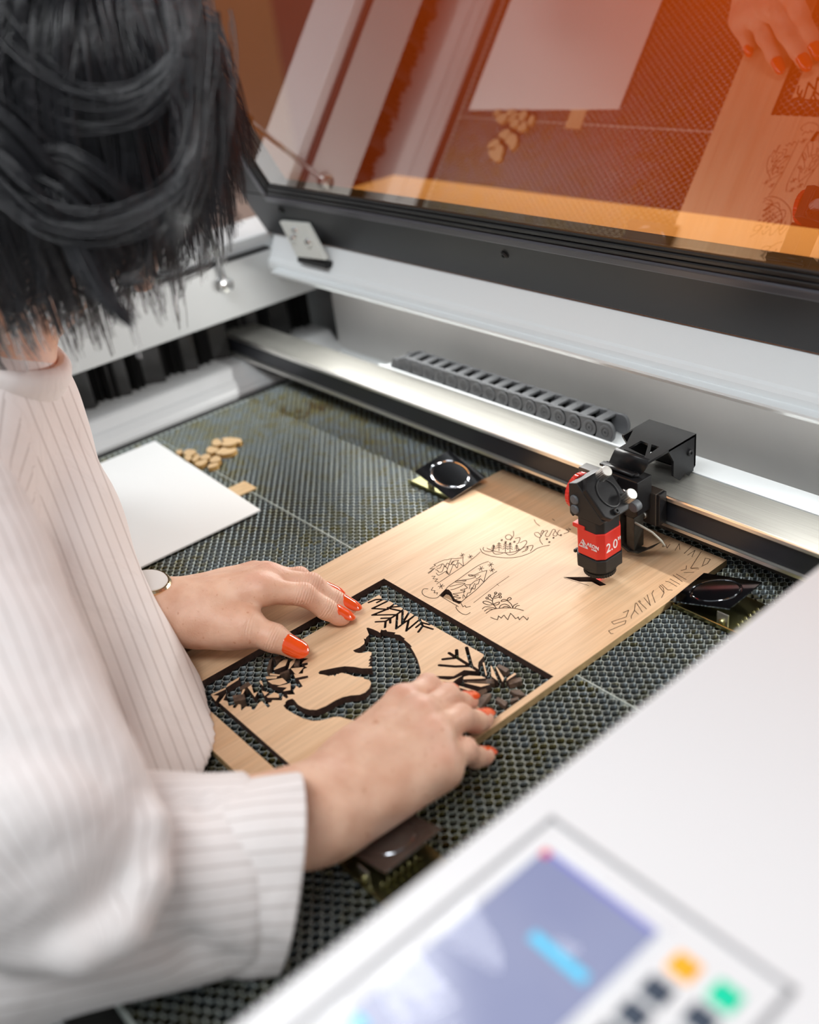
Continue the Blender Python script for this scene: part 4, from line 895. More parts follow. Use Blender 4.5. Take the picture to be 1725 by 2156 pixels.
def np_mesh(name, V, Q, mat, attrs=None):
    me = bpy.data.meshes.new(name); me.vertices.add(len(V)); me.vertices.foreach_set('co', np.asarray(V, np.float32).ravel())
    me.loops.add(Q.size); me.loops.foreach_set('vertex_index', Q.astype(np.int32).ravel())
    me.polygons.add(len(Q)); me.polygons.foreach_set('loop_start', np.arange(0, Q.size, Q.shape[1], dtype=np.int32)); me.polygons.foreach_set('use_smooth', np.ones(len(Q), bool))
    me.materials.append(mat)
    for k, v in (attrs or {}).items():
        at = me.attributes.new(k, 'FLOAT', 'POINT'); at.data.foreach_set('value', np.asarray(v, np.float32))
    me.update(calc_edges=True); return me
# ---- skin material
def skin():
    m, nt, b = newmat('skin'); L = nt.links.new
    tc = N(nt, 'ShaderNodeTexCoord')
    n1 = N(nt, 'ShaderNodeTexNoise'); n1.inputs['Scale'].default_value = 55; n1.inputs['Detail'].default_value = 4
    r1 = N(nt, 'ShaderNodeValToRGB'); e = r1.color_ramp.elements; e[0].position = .35; e[0].color = (.69, .395, .27, 1); e[1].position = .65; e[1].color = (.80, .52, .375, 1)
    at = N(nt, 'ShaderNodeAttribute'); at.attribute_name = 'red'
    mx = N(nt, 'ShaderNodeMix', data_type='RGBA'); mx.inputs['B'].default_value = (.74, .33, .25, 1)
    n2 = N(nt, 'ShaderNodeTexNoise'); n2.inputs['Scale'].default_value = 260; n2.inputs['Detail'].default_value = 2
    r2 = N(nt, 'ShaderNodeValToRGB'); e = r2.color_ramp.elements; e[0].position = .66; e[0].color = (1,1,1,1); e[1].position = .76; e[1].color = (.80, .66, .58, 1)
    m2 = N(nt, 'ShaderNodeMix', data_type='RGBA', blend_type='MULTIPLY'); m2.inputs['Factor'].default_value = 1
    L(tc.outputs['Object'], n1.inputs['Vector']); L(n1.outputs['Fac'], r1.inputs['Fac']); L(r1.outputs['Color'], mx.inputs['A']); L(at.outputs['Fac'], mx.inputs['Factor'])
    L(tc.outputs['Object'], n2.inputs['Vector']); L(n2.outputs['Fac'], r2.inputs['Fac']); L(mx.outputs['Result'], m2.inputs['A']); L(r2.outputs['Color'], m2.inputs['B']); L(m2.outputs['Result'], b.inputs['Base Color'])
    b.inputs['Roughness'].default_value = .47; b.inputs['Subsurface Weight'].default_value = .18; b.inputs['Subsurface Radius'].default_value = (.006, .0025, .0015); b.inputs['Subsurface Scale'].default_value = 1.0
    v = N(nt, 'ShaderNodeTexVoronoi'); v.inputs['Scale'].default_value = 900
    n3 = N(nt, 'ShaderNodeTexNoise'); n3.inputs['Scale'].default_value = 330; n3.inputs['Detail'].default_value = 4; n3.inputs['Distortion'].default_value = 1.5
    ad = N(nt, 'ShaderNodeMath', operation='MULTIPLY_ADD'); ad.inputs[1].default_value = .35
    cw = N(nt, 'ShaderNodeAttribute'); cw.attribute_name = 'wave'; cm = N(nt, 'ShaderNodeAttribute'); cm.attribute_name = 'crease'
    wv = N(nt, 'ShaderNodeMath', operation='MULTIPLY'); wv.inputs[1].default_value = 2*math.pi/.0021
    nz = N(nt, 'ShaderNodeMath', operation='MULTIPLY_ADD'); nz.inputs[1].default_value = 5.0
    sn_ = N(nt, 'ShaderNodeMath', operation='SINE'); mm_ = N(nt, 'ShaderNodeMath', operation='MULTIPLY'); a2 = N(nt, 'ShaderNodeMath', operation='MULTIPLY_ADD'); a2.inputs[1].default_value = 1.3
    L(tc.outputs['Object'], v.inputs['Vector']); L(tc.outputs['Object'], n3.inputs['Vector']); L(v.outputs['Distance'], ad.inputs[0]); L(n3.outputs['Fac'], ad.inputs[2])
    L(cw.outputs['Fac'], wv.inputs[0]); L(n3.outputs['Fac'], nz.inputs[0]); L(wv.outputs[0], nz.inputs[2]); L(nz.outputs[0], sn_.inputs[0]); L(sn_.outputs[0], mm_.inputs[0]); L(cm.outputs['Fac'], mm_.inputs[1])
    L(mm_.outputs[0], a2.inputs[0]); L(ad.outputs[0], a2.inputs[2])
    bp = N(nt, 'ShaderNodeBump'); bp.inputs['Strength'].default_value = .32; bp.inputs['Distance'].default_value = .0009
    L(a2.outputs[0], bp.inputs['Height']); L(bp.outputs['Normal'], b.inputs['Normal'])
    return m
M['skin'] = skin()
def bend(mcp, tip, lens, ratio=-.30):
    """planar finger chain that bends upwards between knuckle and tip"""
    mcp = np.array(mcp); tip = np.array(tip); c = np.linalg.norm(tip-mcp); T_ = sum(lens)
    lens = [l*c*1.03/T_ for l in lens]
    def chain(t):
        p = np.zeros(2); a = 0; out = [p]
        for l, tt in zip(lens, (0, t, t*ratio)):
            a -= tt; p = p+l*np.array([math.cos(a), math.sin(a)]); out.append(p)
        return out
    lo_, hi_ = 0, 2.2
    for _ in range(40):
        md = (lo_+hi_)/2
        if np.linalg.norm(chain(md)[-1]) > c: lo_ = md
        else: hi_ = md
    ch_ = chain(lo_); e = ch_[-1]/np.linalg.norm(ch_[-1]); u = (tip-mcp)/c; up = np.array([0,0,1.])-u*u[2]; up /= np.linalg.norm(up)
    return [mcp+u*(p@e)+up*(-p[0]*e[1]+p[1]*e[0]) for p in ch_]
def make_hand(spec):
    """spec: dict with wrist radial/ulnar points, MCPs, tips, thumb chain -> sdf function, joints for attributes, nail frames"""
    fingers = {}
    for f in 'IMRP': fingers[f] = bend(spec[f], spec[f+'t'], spec['len'][f], spec.get('ratio', -.30))
    rad = spec['rad']
    def prims(P):
        wr, wu = spec['Wr'], spec['Wu']; wc = (wr+wu)/2
        d = rcone(P, wr, spec['I'], .0150, .0118)
        d = smin(d, rcone(P, wc, spec['M'], .0165, .0120), .012); d = smin(d, rcone(P, wc, spec['R'], .0165, .0115), .012); d = smin(d, rcone(P, wu, spec['P'], .0160, .0105), .012)
        for a, b in (('I','M'), ('M','R'), ('R','P')): d = smin(d, rcone(P, spec[a], spec[b], .0085, .0085), .008)
        for e in spec.get('extra', []): d = smin(d, rcone(P, *e), .012)
        d = smin(d, rcone(P, spec['elbow'], spec['Wm'], .038, spec['wr']), .02)
        for s in (wr, wu): d = smin(d, rcone(P, s, s+(spec['elbow']-spec['Wm'])*.45, .0165, .024), .012)
        # tendons
        for f in 'IMR':
            a = wc*.55+spec[f]*.45+np.array([0,0,.0118]); b = np.array(spec[f])+np.array([0,0,.0062]); d = smin(d, rcone(P, a, b, .0024, .0050), .005)
        out = d
        for f in 'IMRP':
            c = fingers[f]; r = rad[f]; q = rcone(P, c[0], c[1], r[0], r[1])
            q = smin(q, rcone(P, c[1], c[2], r[1], r[2]), .004); q = smin(q, rcone(P, c[2], c[3], r[2], r[3]), .004)
            u = (c[2]-c[0]); u /= np.linalg.norm(u); up = np.array([0,0,1.])-u*u[2]; up /= np.linalg.norm(up)
            kn = np.linalg.norm(P-(c[1]+up*r[1]*.45), axis=1)-r[1]*.62; q = smin(q, kn, .004)
            pad = np.linalg.norm(P-(c[3]*.75+c[2]*.25-up*r[3]*.25), axis=1)-r[3]*.98; q = smin(q, pad, .003)
            out = np.minimum(out, smin(d, q, .0065))
        th = spec['T']; tr = spec['trad']; q = rcone(P, th[0], th[1], tr[0], tr[1]); q = smin(q, rcone(P, th[1], th[2], tr[1], tr[2]), .006); q = smin(q, rcone(P, th[2], th[3], tr[2], tr[3]), .005)
        web = rcone(P, th[1]*.6+th[0]*.4, np.array(spec['I'])*.45+wr*.55, .009, .010); q2 = smin(q, web, .014)
        return np.minimum(out, smin(d, q2, .013))
    return prims, fingers
def J3(u, v, z): return atz(u, v, z)
def deform(P, seed=0):  # tiny organic irregularity
    return .0005*np.sin(P[:, 0]*190+seed)*np.sin(P[:, 1]*170+1.3*seed)*np.sin(P[:, 2]*210)
# left (far) hand
Wl = J3(338, 1287, .034); Il = J3(548, 1242, .041); hl = Il-Wl; hl[2] = 0; hl /= np.linalg.norm(hl); ll = np.array([-hl[1], hl[0], 0])
LS = dict(Wm=Wl, Wr=Wl+np.array([0,0,.004])-ll*.010, Wu=Wl+ll*.012+np.array([0,0,-.004]), I=Il, M=Il+.019*ll+.006*hl+np.array([0,0,-.004]), R=Il+.036*ll-.001*hl+np.array([0,0,-.012]), P=Il+.051*ll-.012*hl+np.array([0,0,-.021]),
          It=J3(722, 1299, .0068), Mt=J3(736, 1278, .0068), Rt=J3(702, 1249, .0066), Pt=J3(602, 1231, .0062), len=dict(I=[.038,.023,.017], M=[.041,.026,.018], R=[.037,.024,.017], P=[.028,.017,.015]),
          rad=dict(I=[.0102,.0088,.0078,.0066], M=[.0102,.0088,.0078,.0066], R=[.0096,.0082,.0073,.0062], P=[.0086,.0072,.0064,.0056]),
          T=[J3(412, 1316, .028), J3(517, 1322, .026), J3(578, 1344, .0185), J3(620, 1365, .0098)], trad=[.0155, .0118, .0102, .0080], wr=.0185)
LS['elbow'] = Wl-hl*.20+np.array([-.02, 0, .045])
LS['extra'] = [(LS['Wr']+np.array([0,0,-.006]), J3(505, 1322, .024), .0165, .0135), (LS['Wu'], LS['P'], .0155, .0115)]
fl_, fing_l = make_hand(LS)
# right (near) hand
Wq = J3(652, 1712, .036)
Iq, Mq, Rq, Pq = J3(850, 1482, .0370), J3(886, 1512, .0400), J3(912, 1556, .0375), J3(926, 1606, .0300)
hr = Mq-Wq; hr[2] = 0; hr /= np.linalg.norm(hr); lr = np.array([hr[1], -hr[0], 0])   # towards the little finger
RS = dict(ratio=-.62, Wm=Wq, Wr=Wq-lr*.0115, Wu=Wq+lr*.0115+np.array([0,0,-.003]), I=Iq, M=Mq, R=Rq, P=Pq, It=J3(944, 1457, .0066), Mt=J3(989, 1475, .0072), Rt=J3(1021, 1511, .0064), Pt=J3(1024, 1591, .0016),
          len=dict(I=[.039,.023,.018], M=[.042,.026,.019], R=[.039,.025,.018], P=[.030,.018,.016]),
          rad=dict(I=[.0102,.0087,.0076,.0063], M=[.0102,.0087,.0077,.0063], R=[.0097,.0082,.0073,.0060], P=[.0088,.0074,.0066,.0055]),
          T=[Wq-lr*.012+hr*.025+np.array([0,0,-.012]), J3(800, 1545, .018), J3(858, 1518, .012), J3(895, 1495, .0100)], trad=[.0150, .0115, .0100, .0078], wr=.0215)
RS['elbow'] = atd(60, 1855, .530)
RS['extra'] = [(RS['Wu']+hr*.018+np.array([0,0,-.010]), RS['P']+np.array([0,0,-.008]), .0165, .0110)]
fr_, fing_r = make_hand(RS)
def bbox(pts, pad): a = np.array(pts); return a.min(0)-pad, a.max(0)+pad
def hand_pts(S, fg): return [S['Wm'], S['Wr'], S['Wu']]+[p for c in fg.values() for p in c]+S['T']
bodyV, bodyQ = [], []; nv = 0; ATTR = {'red': [], 'crease': [], 'wave': []}
def add_body(V, Q, red, cr, wv):
    global nv
    bodyV.append(V); bodyQ.append(Q+nv); nv += len(V); ATTR['red'].append(red); ATTR['crease'].append(cr); ATTR['wave'].append(wv)
NAILS = []
for S, fn, fg, sd in ((LS, fl_, fing_l, 0.), (RS, fr_, fing_r, 2.)):
    lo, hi = bbox(hand_pts(S, fg)+[S['Wm']+(S['elbow']-S['Wm'])*.42], .026)
    V, Q = surface_nets(lambda P: fn(P)+deform(P, sd), lo, hi, .00125)
    red = np.zeros(len(V)); cr = np.zeros(len(V)); wv = np.zeros(len(V))
    for f, c in list(fg.items())+[('T', S['T'])]:
        for j, wdt, amt in ((1, .006, 1.0), (2, .0035, .8)):
            u = c[2]-c[0] if j == 1 else c[3]-c[1]; u = u/np.linalg.norm(u); rel = V-c[j]; s = rel@u; dist = np.linalg.norm(rel-s[:, None]*u, axis=1)
            m = np.exp(-(s/wdt)**2)*(dist < .014); up = rel[:, 2] > -.002; m = m*up; w_ = m > cr; cr = np.where(w_, m*amt, cr); wv = np.where(w_, s, wv)
        d = np.linalg.norm(V-c[3], axis=1); red = np.maximum(red, .55*np.exp(-(d/.011)**2)); d = np.linalg.norm(V-c[1], axis=1); red = np.maximum(red, .40*np.exp(-(d/.010)**2))
    for f in 'IMRP': d = np.linalg.norm(V-(np.array(S[f])+np.array([0,0,.008])), axis=1); red = np.maximum(red, .45*np.exp(-(d/.009)**2))
    add_body(V, Q, red, cr, wv)
    for f, c in list(fg.items())+[('T', S['T'])]: NAILS.append((S is LS, f, c[2], c[3], (S['rad'][f][3] if f != 'T' else S['trad'][3]), (S['rad'][f][2] if f != 'T' else S['trad'][2])))
# ---- rest of the body (coarser), inside the clothes
HC = atd(86, 250, .63)                       # centre of the skull
fdir = np.array([.50, .35, -.79]); fdir /= np.linalg.norm(fdir)
udir = np.array([0,0,1.])-fdir*fdir[2]; udir /= np.linalg.norm(udir); sdir_ = np.cross(fdir, udir)
HR = np.array([fdir, sdir_, udir])
shR = atd(-190, 1230, .60); elR = RS['elbow']; shL = atd(-40, 960, .86); elL = LS['elbow']
chest = atd(-120, 1150, .79); belly = atd(60, 1640, .745); neck = atd(-70, 790, .70)
hip = np.array([-.70, -.20, -.03])
def face(P, o): return HC+HR.T@np.array(o)
def body_fn(P):
    d = ellip(P, HC, HR, (.094, .074, .104))
    d = smin(d, ellip(P, face(P, (.040, 0, -.055)), HR, (.052, .056, .062)), .02)             # jaw
    d = smin(d, rcone(P, face(P, (.092, 0, .002)), face(P, (.108, 0, -.030)), .007, .010), .012)   # nose
    for s in (-1, 1):
        d = smin(d, rcone(P, face(P, (.080, s*.016, .022)), face(P, (.074, s*.045, .022)), .009, .008), .012)   # brow
        d = smax(d, -(np.linalg.norm(P-face(P, (.095, s*.031, .006)), axis=1)-.011), .008)          # eye socket
        d = smin(d, np.linalg.norm(P-face(P, (.077, s*.031, .006)), axis=1)-.0125, .002)            # eyeball with lid
        d = smin(d, ellip(P, face(P, (-.004, s*.076, -.006)), HR, (.017, .008, .030)), .006)          # ear
        d = smin(d, np.linalg.norm(P-face(P, (.070, s*.040, -.022)), axis=1)-.018, .02)               # cheek
    d = smin(d, rcone(P, face(P, (.086, -.016, -.060)), face(P, (.086, .016, -.060)), .0065, .0065), .005)      # lips
    d = smin(d, rcone(P, face(P, (.084, -.012, -.070)), face(P, (.084, .012, -.070)), .0065, .0065), .004)
    d = smin(d, np.linalg.norm(P-face(P, (.074, 0, -.098)), axis=1)-.020, .02)                       # chin
    d = smin(d, rcone(P, face(P, (-.025, 0, -.06)), neck, .046, .044), .03)
    d = smin(d, rcone(P, neck, chest, .045, .066), .03); d = smin(d, rcone(P, chest, belly, .072, .074), .04)
    d = smin(d, rcone(P, chest, hip, .085, .10), .05); d = smin(d, rcone(P, hip+np.array([-.09,0,-.03]), hip+np.array([.09,0,-.03]), .095, .095), .05)
    d = smin(d, rcone(P, neck, shR, .045, .045), .03); d = smin(d, rcone(P, neck, shL, .045, .045), .03)
    d = smin(d, rcone(P, shR, elR, .042, .036), .02); d = smin(d, rcone(P, elR, RS['Wm'], .036, .0185), .015)
    d = smin(d, rcone(P, shL, elL, .042, .036), .02); d = smin(d, rcone(P, elL, LS['Wm'], .036, .0165), .015)
    for s in (-1, 1):
        hp = hip+np.array([s*.095, 0, -.06]); kn = np.array([hp[0]+s*.01, hp[1]-.02, -.47]); an = np.array([kn[0], kn[1]-.03, FZ+.06])
        d = smin(d, rcone(P, hp, kn, .082, .055), .03); d = smin(d, rcone(P, kn, an, .054, .034), .02); d = smin(d, rcone(P, an+np.array([0,-.03,-.025]), an+np.array([.01,.15,-.035]), .034, .024), .02)
    # stop at the wrists: the finely modelled hands carry on from there
    for S in (RS, LS):
        u = S['elbow']-S['Wm']; L_ = np.linalg.norm(u); u = u/L_; t = (P-S['Wm'])@u; near = np.linalg.norm(P-S['Wm']-t[:, None]*u, axis=1) < .05
        d = np.where(near & (t < L_*.36) & (t > -.05), np.maximum(d, L_*.34-t), d)
    return d
V, Q = surface_nets(body_fn, (-1.02, -.42, FZ-.01), (-.28, .50, .56), .0065)
z0 = np.zeros(len(V)); add_body(V, Q, z0, z0, z0)
person = empty('person', (hip[0], hip[1]-.05, FZ), 'dark haired woman in a striped off white shirt, both hands pressing on the plywood', 'person')
me = np_mesh('body', np.concatenate(bodyV), np.concatenate(bodyQ), M['skin'], {k: np.concatenate(v) for k, v in ATTR.items()})
body = link('body', me, person)
# ---- nails
M['nail'] = simple('orange_nail_varnish', (.86, .085, .008), .12, spec=.6, coat=.8)
def nail(is_l, f, a, b, r, rp):
    Ls = np.linalg.norm(b-a)
    u = b-a; u /= np.linalg.norm(u); up = np.array([0,0,1.])-u*u[2]; up /= np.linalg.norm(up)
    if f == 'T' and is_l:      # the thumb lies on its side, its nail turned towards the viewer
        side = np.cross(u, up); vw = CAM-b; vw -= u*(vw@u); vw /= np.linalg.norm(vw); up = .75*vw+.25*up; up -= u*(up@u); up /= np.linalg.norm(up)
    side = np.cross(u, up); wid = r*(1.02 if f != 'T' else 1.05); ext = (.0056 if is_l else .0062) if f != 'T' else .0068; back = .0092 if f != 'T' else .0105
    nu, nvv = 12, 16; vs = []
    for k in (0, 1):
        for j in range(nvv+1):
            t = j/nvv; s = -back+(back+r*.55+ext)*t
            wf = (math.sqrt(1-(1-t/.34)**2) if t < .34 else 1)*max(0, 1-max(0, (t-.42)/.58)**2.3)**.62
            wf = max(wf, .04)
            for i in range(nu+1):
                q = (2*i/nu-1)*wf; ang = q*1.12
                r_s = r+(rp-r)*min(1, max(0, -s/Ls)); rr = (r_s+.0009 if k == 0 else r_s*.90)*(1-.10*t*t)
                drop = .0022*max(0, t-.5)**2*4
                h = rr*math.cos(ang)-drop; w_ = (wid+(r_s-r)*.7)*math.sin(ang)
                vs.append(b+u*s+up*h+side*w_)
    n1 = (nu+1)*(nvv+1); fs = []
    for j in range(nvv):
        for i in range(nu):
            q = j*(nu+1)+i; fs.append((q, q+1, q+nu+2, q+nu+1)); q += n1; fs.append((q+nu+1, q+nu+2, q+1, q))
    bd = [i for i in range(nu+1)]+[j*(nu+1)+nu for j in range(1, nvv+1)]+[nvv*(nu+1)+i for i in range(nu-1, -1, -1)]+[j*(nu+1) for j in range(nvv-1, 0, -1)]
    for a_, b_ in zip(bd, bd[1:]+bd[:1]): fs.append((b_, a_, a_+n1, b_+n1))
    o = MB().add(vs, fs, 0, True).build('fingernail', M['nail'], person); return o
for a in NAILS:
    if a[0] or a[1] != 'T': nail(*a)
tag(body, 'freckled hands and forearms')
# ---- shirt
def shirtmat():
    m, nt, b = newmat('striped_shirt_cotton'); L = nt.links.new
    at = N(nt, 'ShaderNodeAttribute'); at.attribute_name = 'stripe'
    fr = N(nt, 'ShaderNodeMath', operation='FRACT'); sb = N(nt, 'ShaderNodeMath', operation='SUBTRACT'); sb.inputs[1].default_value = .5; ab = N(nt, 'ShaderNodeMath', operation='ABSOLUTE')
    mr = N(nt, 'ShaderNodeMapRange'); mr.inputs['From Min'].default_value = .03; mr.inputs['From Max'].default_value = .11; mr.inputs['To Min'].default_value = 1; mr.inputs['To Max'].default_value = 0
    mx = N(nt, 'ShaderNodeMix', data_type='RGBA'); mx.inputs['A'].default_value = (.84, .80, .785, 1); mx.inputs['B'].default_value = (.62, .57, .55, 1)
    L(at.outputs['Fac'], fr.inputs[0]); L(fr.outputs[0], sb.inputs[0]); L(sb.outputs[0], ab.inputs[0]); L(ab.outputs[0], mr.inputs['Value']); L(mr.outputs['Result'], mx.inputs['Factor']); L(mx.outputs['Result'], b.inputs['Base Color'])
    b.inputs['Roughness'].default_value = .8; b.inputs['Sheen Weight'].default_value = .15
    tc = N(nt, 'ShaderNodeTexCoord'); n = N(nt, 'ShaderNodeTexNoise'); n.inputs['Scale'].default_value = 26; n.inputs['Detail'].default_value = 3; n.inputs['Distortion'].default_value = .8
    bp = N(nt, 'ShaderNodeBump'); bp.inputs['Strength'].default_value = .5; bp.inputs['Distance'].default_value = .006
    L(tc.outputs['Object'], n.inputs['Vector']); L(n.outputs['Fac'], bp.inputs['Height']); L(bp.outputs['Normal'], b.inputs['Normal'])
    return m
M['shirt'] = shirtmat()
PIT_S = .0072
ua0, ua1 = atd(-210, 1180, .575), atd(55, 1735, .485)           # upper arm sleeve, hanging over the elbow
fa0, fa1 = atd(40, 1888, .520), atd(530, 1828, .555)            # forearm sleeve
t_up, t_ch, t_mid, t_be = atd(-104, 955, .745), atd(0, 1200, .737), atd(80, 1385, .728), atd(245, 1750, .710)
lsl0, lsl1 = LS['elbow'], LS['Wm']+(LS['elbow']-LS['Wm'])*.40
def fold(P, a, b, w, amp):   # a crease line between two points
    return amp*np.exp(-(rcone(P, a, b, .0001, .0001)/w)**2)
def shirt_fn(P):
    d = rcone(P, t_up, t_ch, .086, .088); d = smin(d, rcone(P, atd(-70, 830, .705), t_up, .056, .078), .02); d = smin(d, rcone(P, t_ch, t_mid, .088, .089), .02); d = smin(d, rcone(P, t_mid, t_be, .089, .090), .02)
    d = smin(d, rcone(P, t_be, hip+np.array([-.05,.02,-.02]), .095, .135), .05); d = smin(d, rcone(P, t_up, hip+np.array([-.03,0,.02]), .085, .14), .06)
    d = smin(d, rcone(P, t_up, shR+np.array([0,0,.0]), .070, .062), .03); d = smin(d, rcone(P, t_up, shL, .07, .06), .03); d = smin(d, rcone(P, neck+(shR-neck)*.12, shR, .055, .060), .02); d = smin(d, rcone(P, neck+(shL-neck)*.12, shL, .055, .060), .02); d = smin(d, rcone(P, shL, lsl0, .06, .055), .02); d = smin(d, rcone(P, lsl0, lsl1, .055, .032), .02)
    d += .0028*np.sin(P@np.array([95., 105., -20.])+3*np.sin(P[:, 2]*11))*np.clip((.30-P[:, 2])/.2, 0, 1)   # hanging pleats
    fa = rcone(P, fa0, fa1, .0625, .0520)
    ua = rcone(P, ua0, ua1, .078, .060)
    for a, b, w, m in ((atd(-40, 1560, .44), atd(190, 1600, .46), .012, .004), (atd(-60, 1400, .46), atd(120, 1480, .47), .014, .0035), (atd(60, 1830, .43), atd(200, 1720, .46), .010, .003)): ua = ua+fold(P, a, b, w, m)
    for a, b, w, m in ((atd(330, 1720, .52), atd(420, 2030, .50), .010, .005), (atd(420, 1700, .52), atd(480, 2030, .51), .007, .004), (atd(200, 1930, .47), atd(380, 1900, .50), .010, .004), (atd(250, 2020, .47), atd(400, 1980, .50), .009, .0045)): fa = fa+fold(P, a, b, w, m)
    arm = smin(fa, ua, .004)
    for a, b, ra, rb in ((atd(20, 1980, .458), atd(175, 1990, .455), .011, .0115), (atd(175, 1990, .455), atd(262, 1946, .460), .0115, .0115), (atd(262, 1946, .460), atd(306, 1864, .468), .0115, .0105), (atd(306, 1864, .468), atd(314, 1740, .480), .0105, .0085), (atd(314, 1740, .480), atd(296, 1690, .490), .0085, .006)): arm = smin(arm, rcone(P, a, b, ra, rb), .010)
    # turned crease where upper sleeve drapes over the forearm
    d = smin(d, arm, .012)
    d = d+.0012*np.sin(P[:, 0]*70+2*np.sin(P[:, 1]*40))*np.sin(P[:, 2]*60+P[:, 1]*30)
    # rests on the bed and the cutter front
    d = np.where(P[:, 1] > .02, smax(d, (ZB+.0035)-P[:, 2], .006), d)
    # neck hole
    d = smax(d, -rcone(P, neck+(HC-neck)*.25, HC, .034, .05), .01)
    # end of the forearm sleeve inside the cuff
    ua_ = (fa1-fa0)/np.linalg.norm(fa1-fa0)
    near = np.linalg.norm(P-fa1, axis=1) < .12
    d = np.where(near, smax(d, (P-fa1)@ua_-.001, .004), d)
    return d
V, Q = surface_nets(shirt_fn, (-1.03, -.40, -.20), (-.25, .36, .42), .0048)
def ring_u(P, a, b, n_str):
    ax = (b-a)/np.linalg.norm(b-a); t = np.array([0,0,1.]); e1 = t-ax*(ax@t); e1 /= np.linalg.norm(e1); e2 = np.cross(ax, e1)
    r = P-a; ang = np.arctan2(-(r@e2), -(r@e1)); return ang/(2*np.pi)*n_str
hang_ = atd(410, 1560, .66)-atd(190, 1000, .68); sn_t = np.cross(ray(290, 1280), hang_); sn_t /= np.linalg.norm(sn_t)
dists = np.stack([np.minimum(rcone(V, t_up, t_ch, .08, .086), rcone(V, t_ch, t_be, .086, .094)), rcone(V, fa0, fa1, .0625, .0520), rcone(V, ua0, ua1, .078, .06)], 1)
which = np.argmin(dists+np.array([0, -.001, -.004]), axis=1)
stripe = np.where(which == 0, (V@sn_t)/PIT_S, np.where(which == 1, ring_u(V, fa0, fa1, 40), ring_u(V, ua0, ua1, 48)))
# no stripe smear across borders of two pieces
qw = which[Q]; bad = (qw.max(1) != qw.min(1)); wrap = (stripe[Q].max(1)-stripe[Q].min(1)) > 3
for sel in (bad | wrap,): stripe[np.unique(Q[sel])] = np.round(stripe[np.unique(Q[sel])])
me = np_mesh('shirt', V, Q, M['shirt'], {'stripe': stripe})
shirt = link('shirt', me, person); tag(shirt, 'off white shirt with thin grey stripes')
# cuff: a folded tube round the wrist end of the sleeve
cc1 = atd(634, 1834, .556); cc0 = atd(455, 1848, .548); cax = (cc1-cc0)/np.linalg.norm(cc1-cc0)
ce1 = np.array([0,0,1.])-cax*cax[2]; ce1 /= np.linalg.norm(ce1); ce2 = np.cross(cax, ce1)
def cuff():
    nr, na = 26, 96; vs = []; st = []
    prof = []
    Lc = np.linalg.norm(cc1-cc0)
    for i in range(nr):
        t = i/(nr-1)
        prof.append((t*Lc*1.02, (.945+.075*t)+.02*math.sin(t*3.0)-(.04 if t < .04 else 0)))
    prof += [(Lc*1.03, 1.015), (Lc*1.03, .985), (Lc*.9, .955), (Lc*.3, .93)]
    for k, (s, sc) in enumerate(prof):
        for j in range(na):
            a = 2*math.pi*j/na
            wob = 1+.022*math.sin(3*a+s*40)+.014*math.sin(7*a+1.2-s*70)
            rv = (.0555 if math.cos(a) > 0 else .0605)*sc*wob; rh = .047*sc*wob
            # slanted opening: the lower part reaches back
            ss = s-.020*(1-math.cos(a))*.5*(s/Lc)
            p = cc0+cax*ss+ce1*rv*math.cos(a)+ce2*rh*math.sin(a)
            p[2] = max(p[2], ZB+.0015+.0015*(k % 2 == 0))
            vs.append(p); st.append(j/na*36)
    n = len(prof); fs = [(i*na+j, i*na+(j+1) % na, (i+1)*na+(j+1) % na, (i+1)*na+j) for i in range(n-1) for j in range(na)]
    st = np.array(st)
    me = np_mesh('cuff', np.array(vs), np.array(fs), M['shirt'], {'stripe': st})
    return link('cuff', me, shirt)
cuff()
# collar
def collar():
    c = atd(38, 812, .735); vs = []; na = 40
    ax = HC-neck; ax /= np.linalg.norm(ax); e1 = np.cross(ax, [0,0,1.]); e1 /= np.linalg.norm(e1); e2 = np.cross(ax, e1)
    base = neck+ax*.012
    prof = [(.060, -.020), (.0645, .000), (.066, .010), (.064, .018), (.058, .022), (.053, .018), (.050, .006), (.049, -.01)]
    for r, h in prof:
        for j in range(na):
            a = 2*math.pi*j/na; vs.append(base+ax*(h+.004*math.sin(2*a))+e1*r*math.cos(a)*1.08+e2*r*math.sin(a)*1.0)
    n = len(prof); fs = [(i*na+j, i*na+(j+1) % na, (i+1)*na+(j+1) % na, (i+1)*na+j) for i in range(n-1) for j in range(na)]
    me = np_mesh('collar', np.array(vs), np.array(fs), M['shirt'], {'stripe': np.zeros(len(vs))})
    return link('collar', me, shirt)
collar()
# trousers keep the hidden half of the figure dressed
def tro(P):
    d = rcone(P, hip+np.array([-.09,0,-.05]), hip+np.array([.09,0,-.05]), .112, .112); d = smin(d, rcone(P, hip+np.array([-.085,-.012,-.01]), hip+np.array([.085,-.012,-.01]), .116, .116), .02)
    for s in (-1, 1):
        hp = hip+np.array([s*.095, 0, -.06]); kn = np.array([hp[0]+s*.01, hp[1]-.02, -.47]); an = np.array([kn[0], kn[1]-.03, FZ+.09])
        d = smin(d, rcone(P, hp, kn, .098, .075), .02); d = smin(d, rcone(P, kn, an, .075, .062), .02)
    return d
V, Q = surface_nets(tro, (-1.02, -.46, FZ+.01), (-.38, .05, .16), .012)
link('trousers', np_mesh('trousers', V, Q, simple('dark_trousers', (.03, .032, .04), .8)), person)
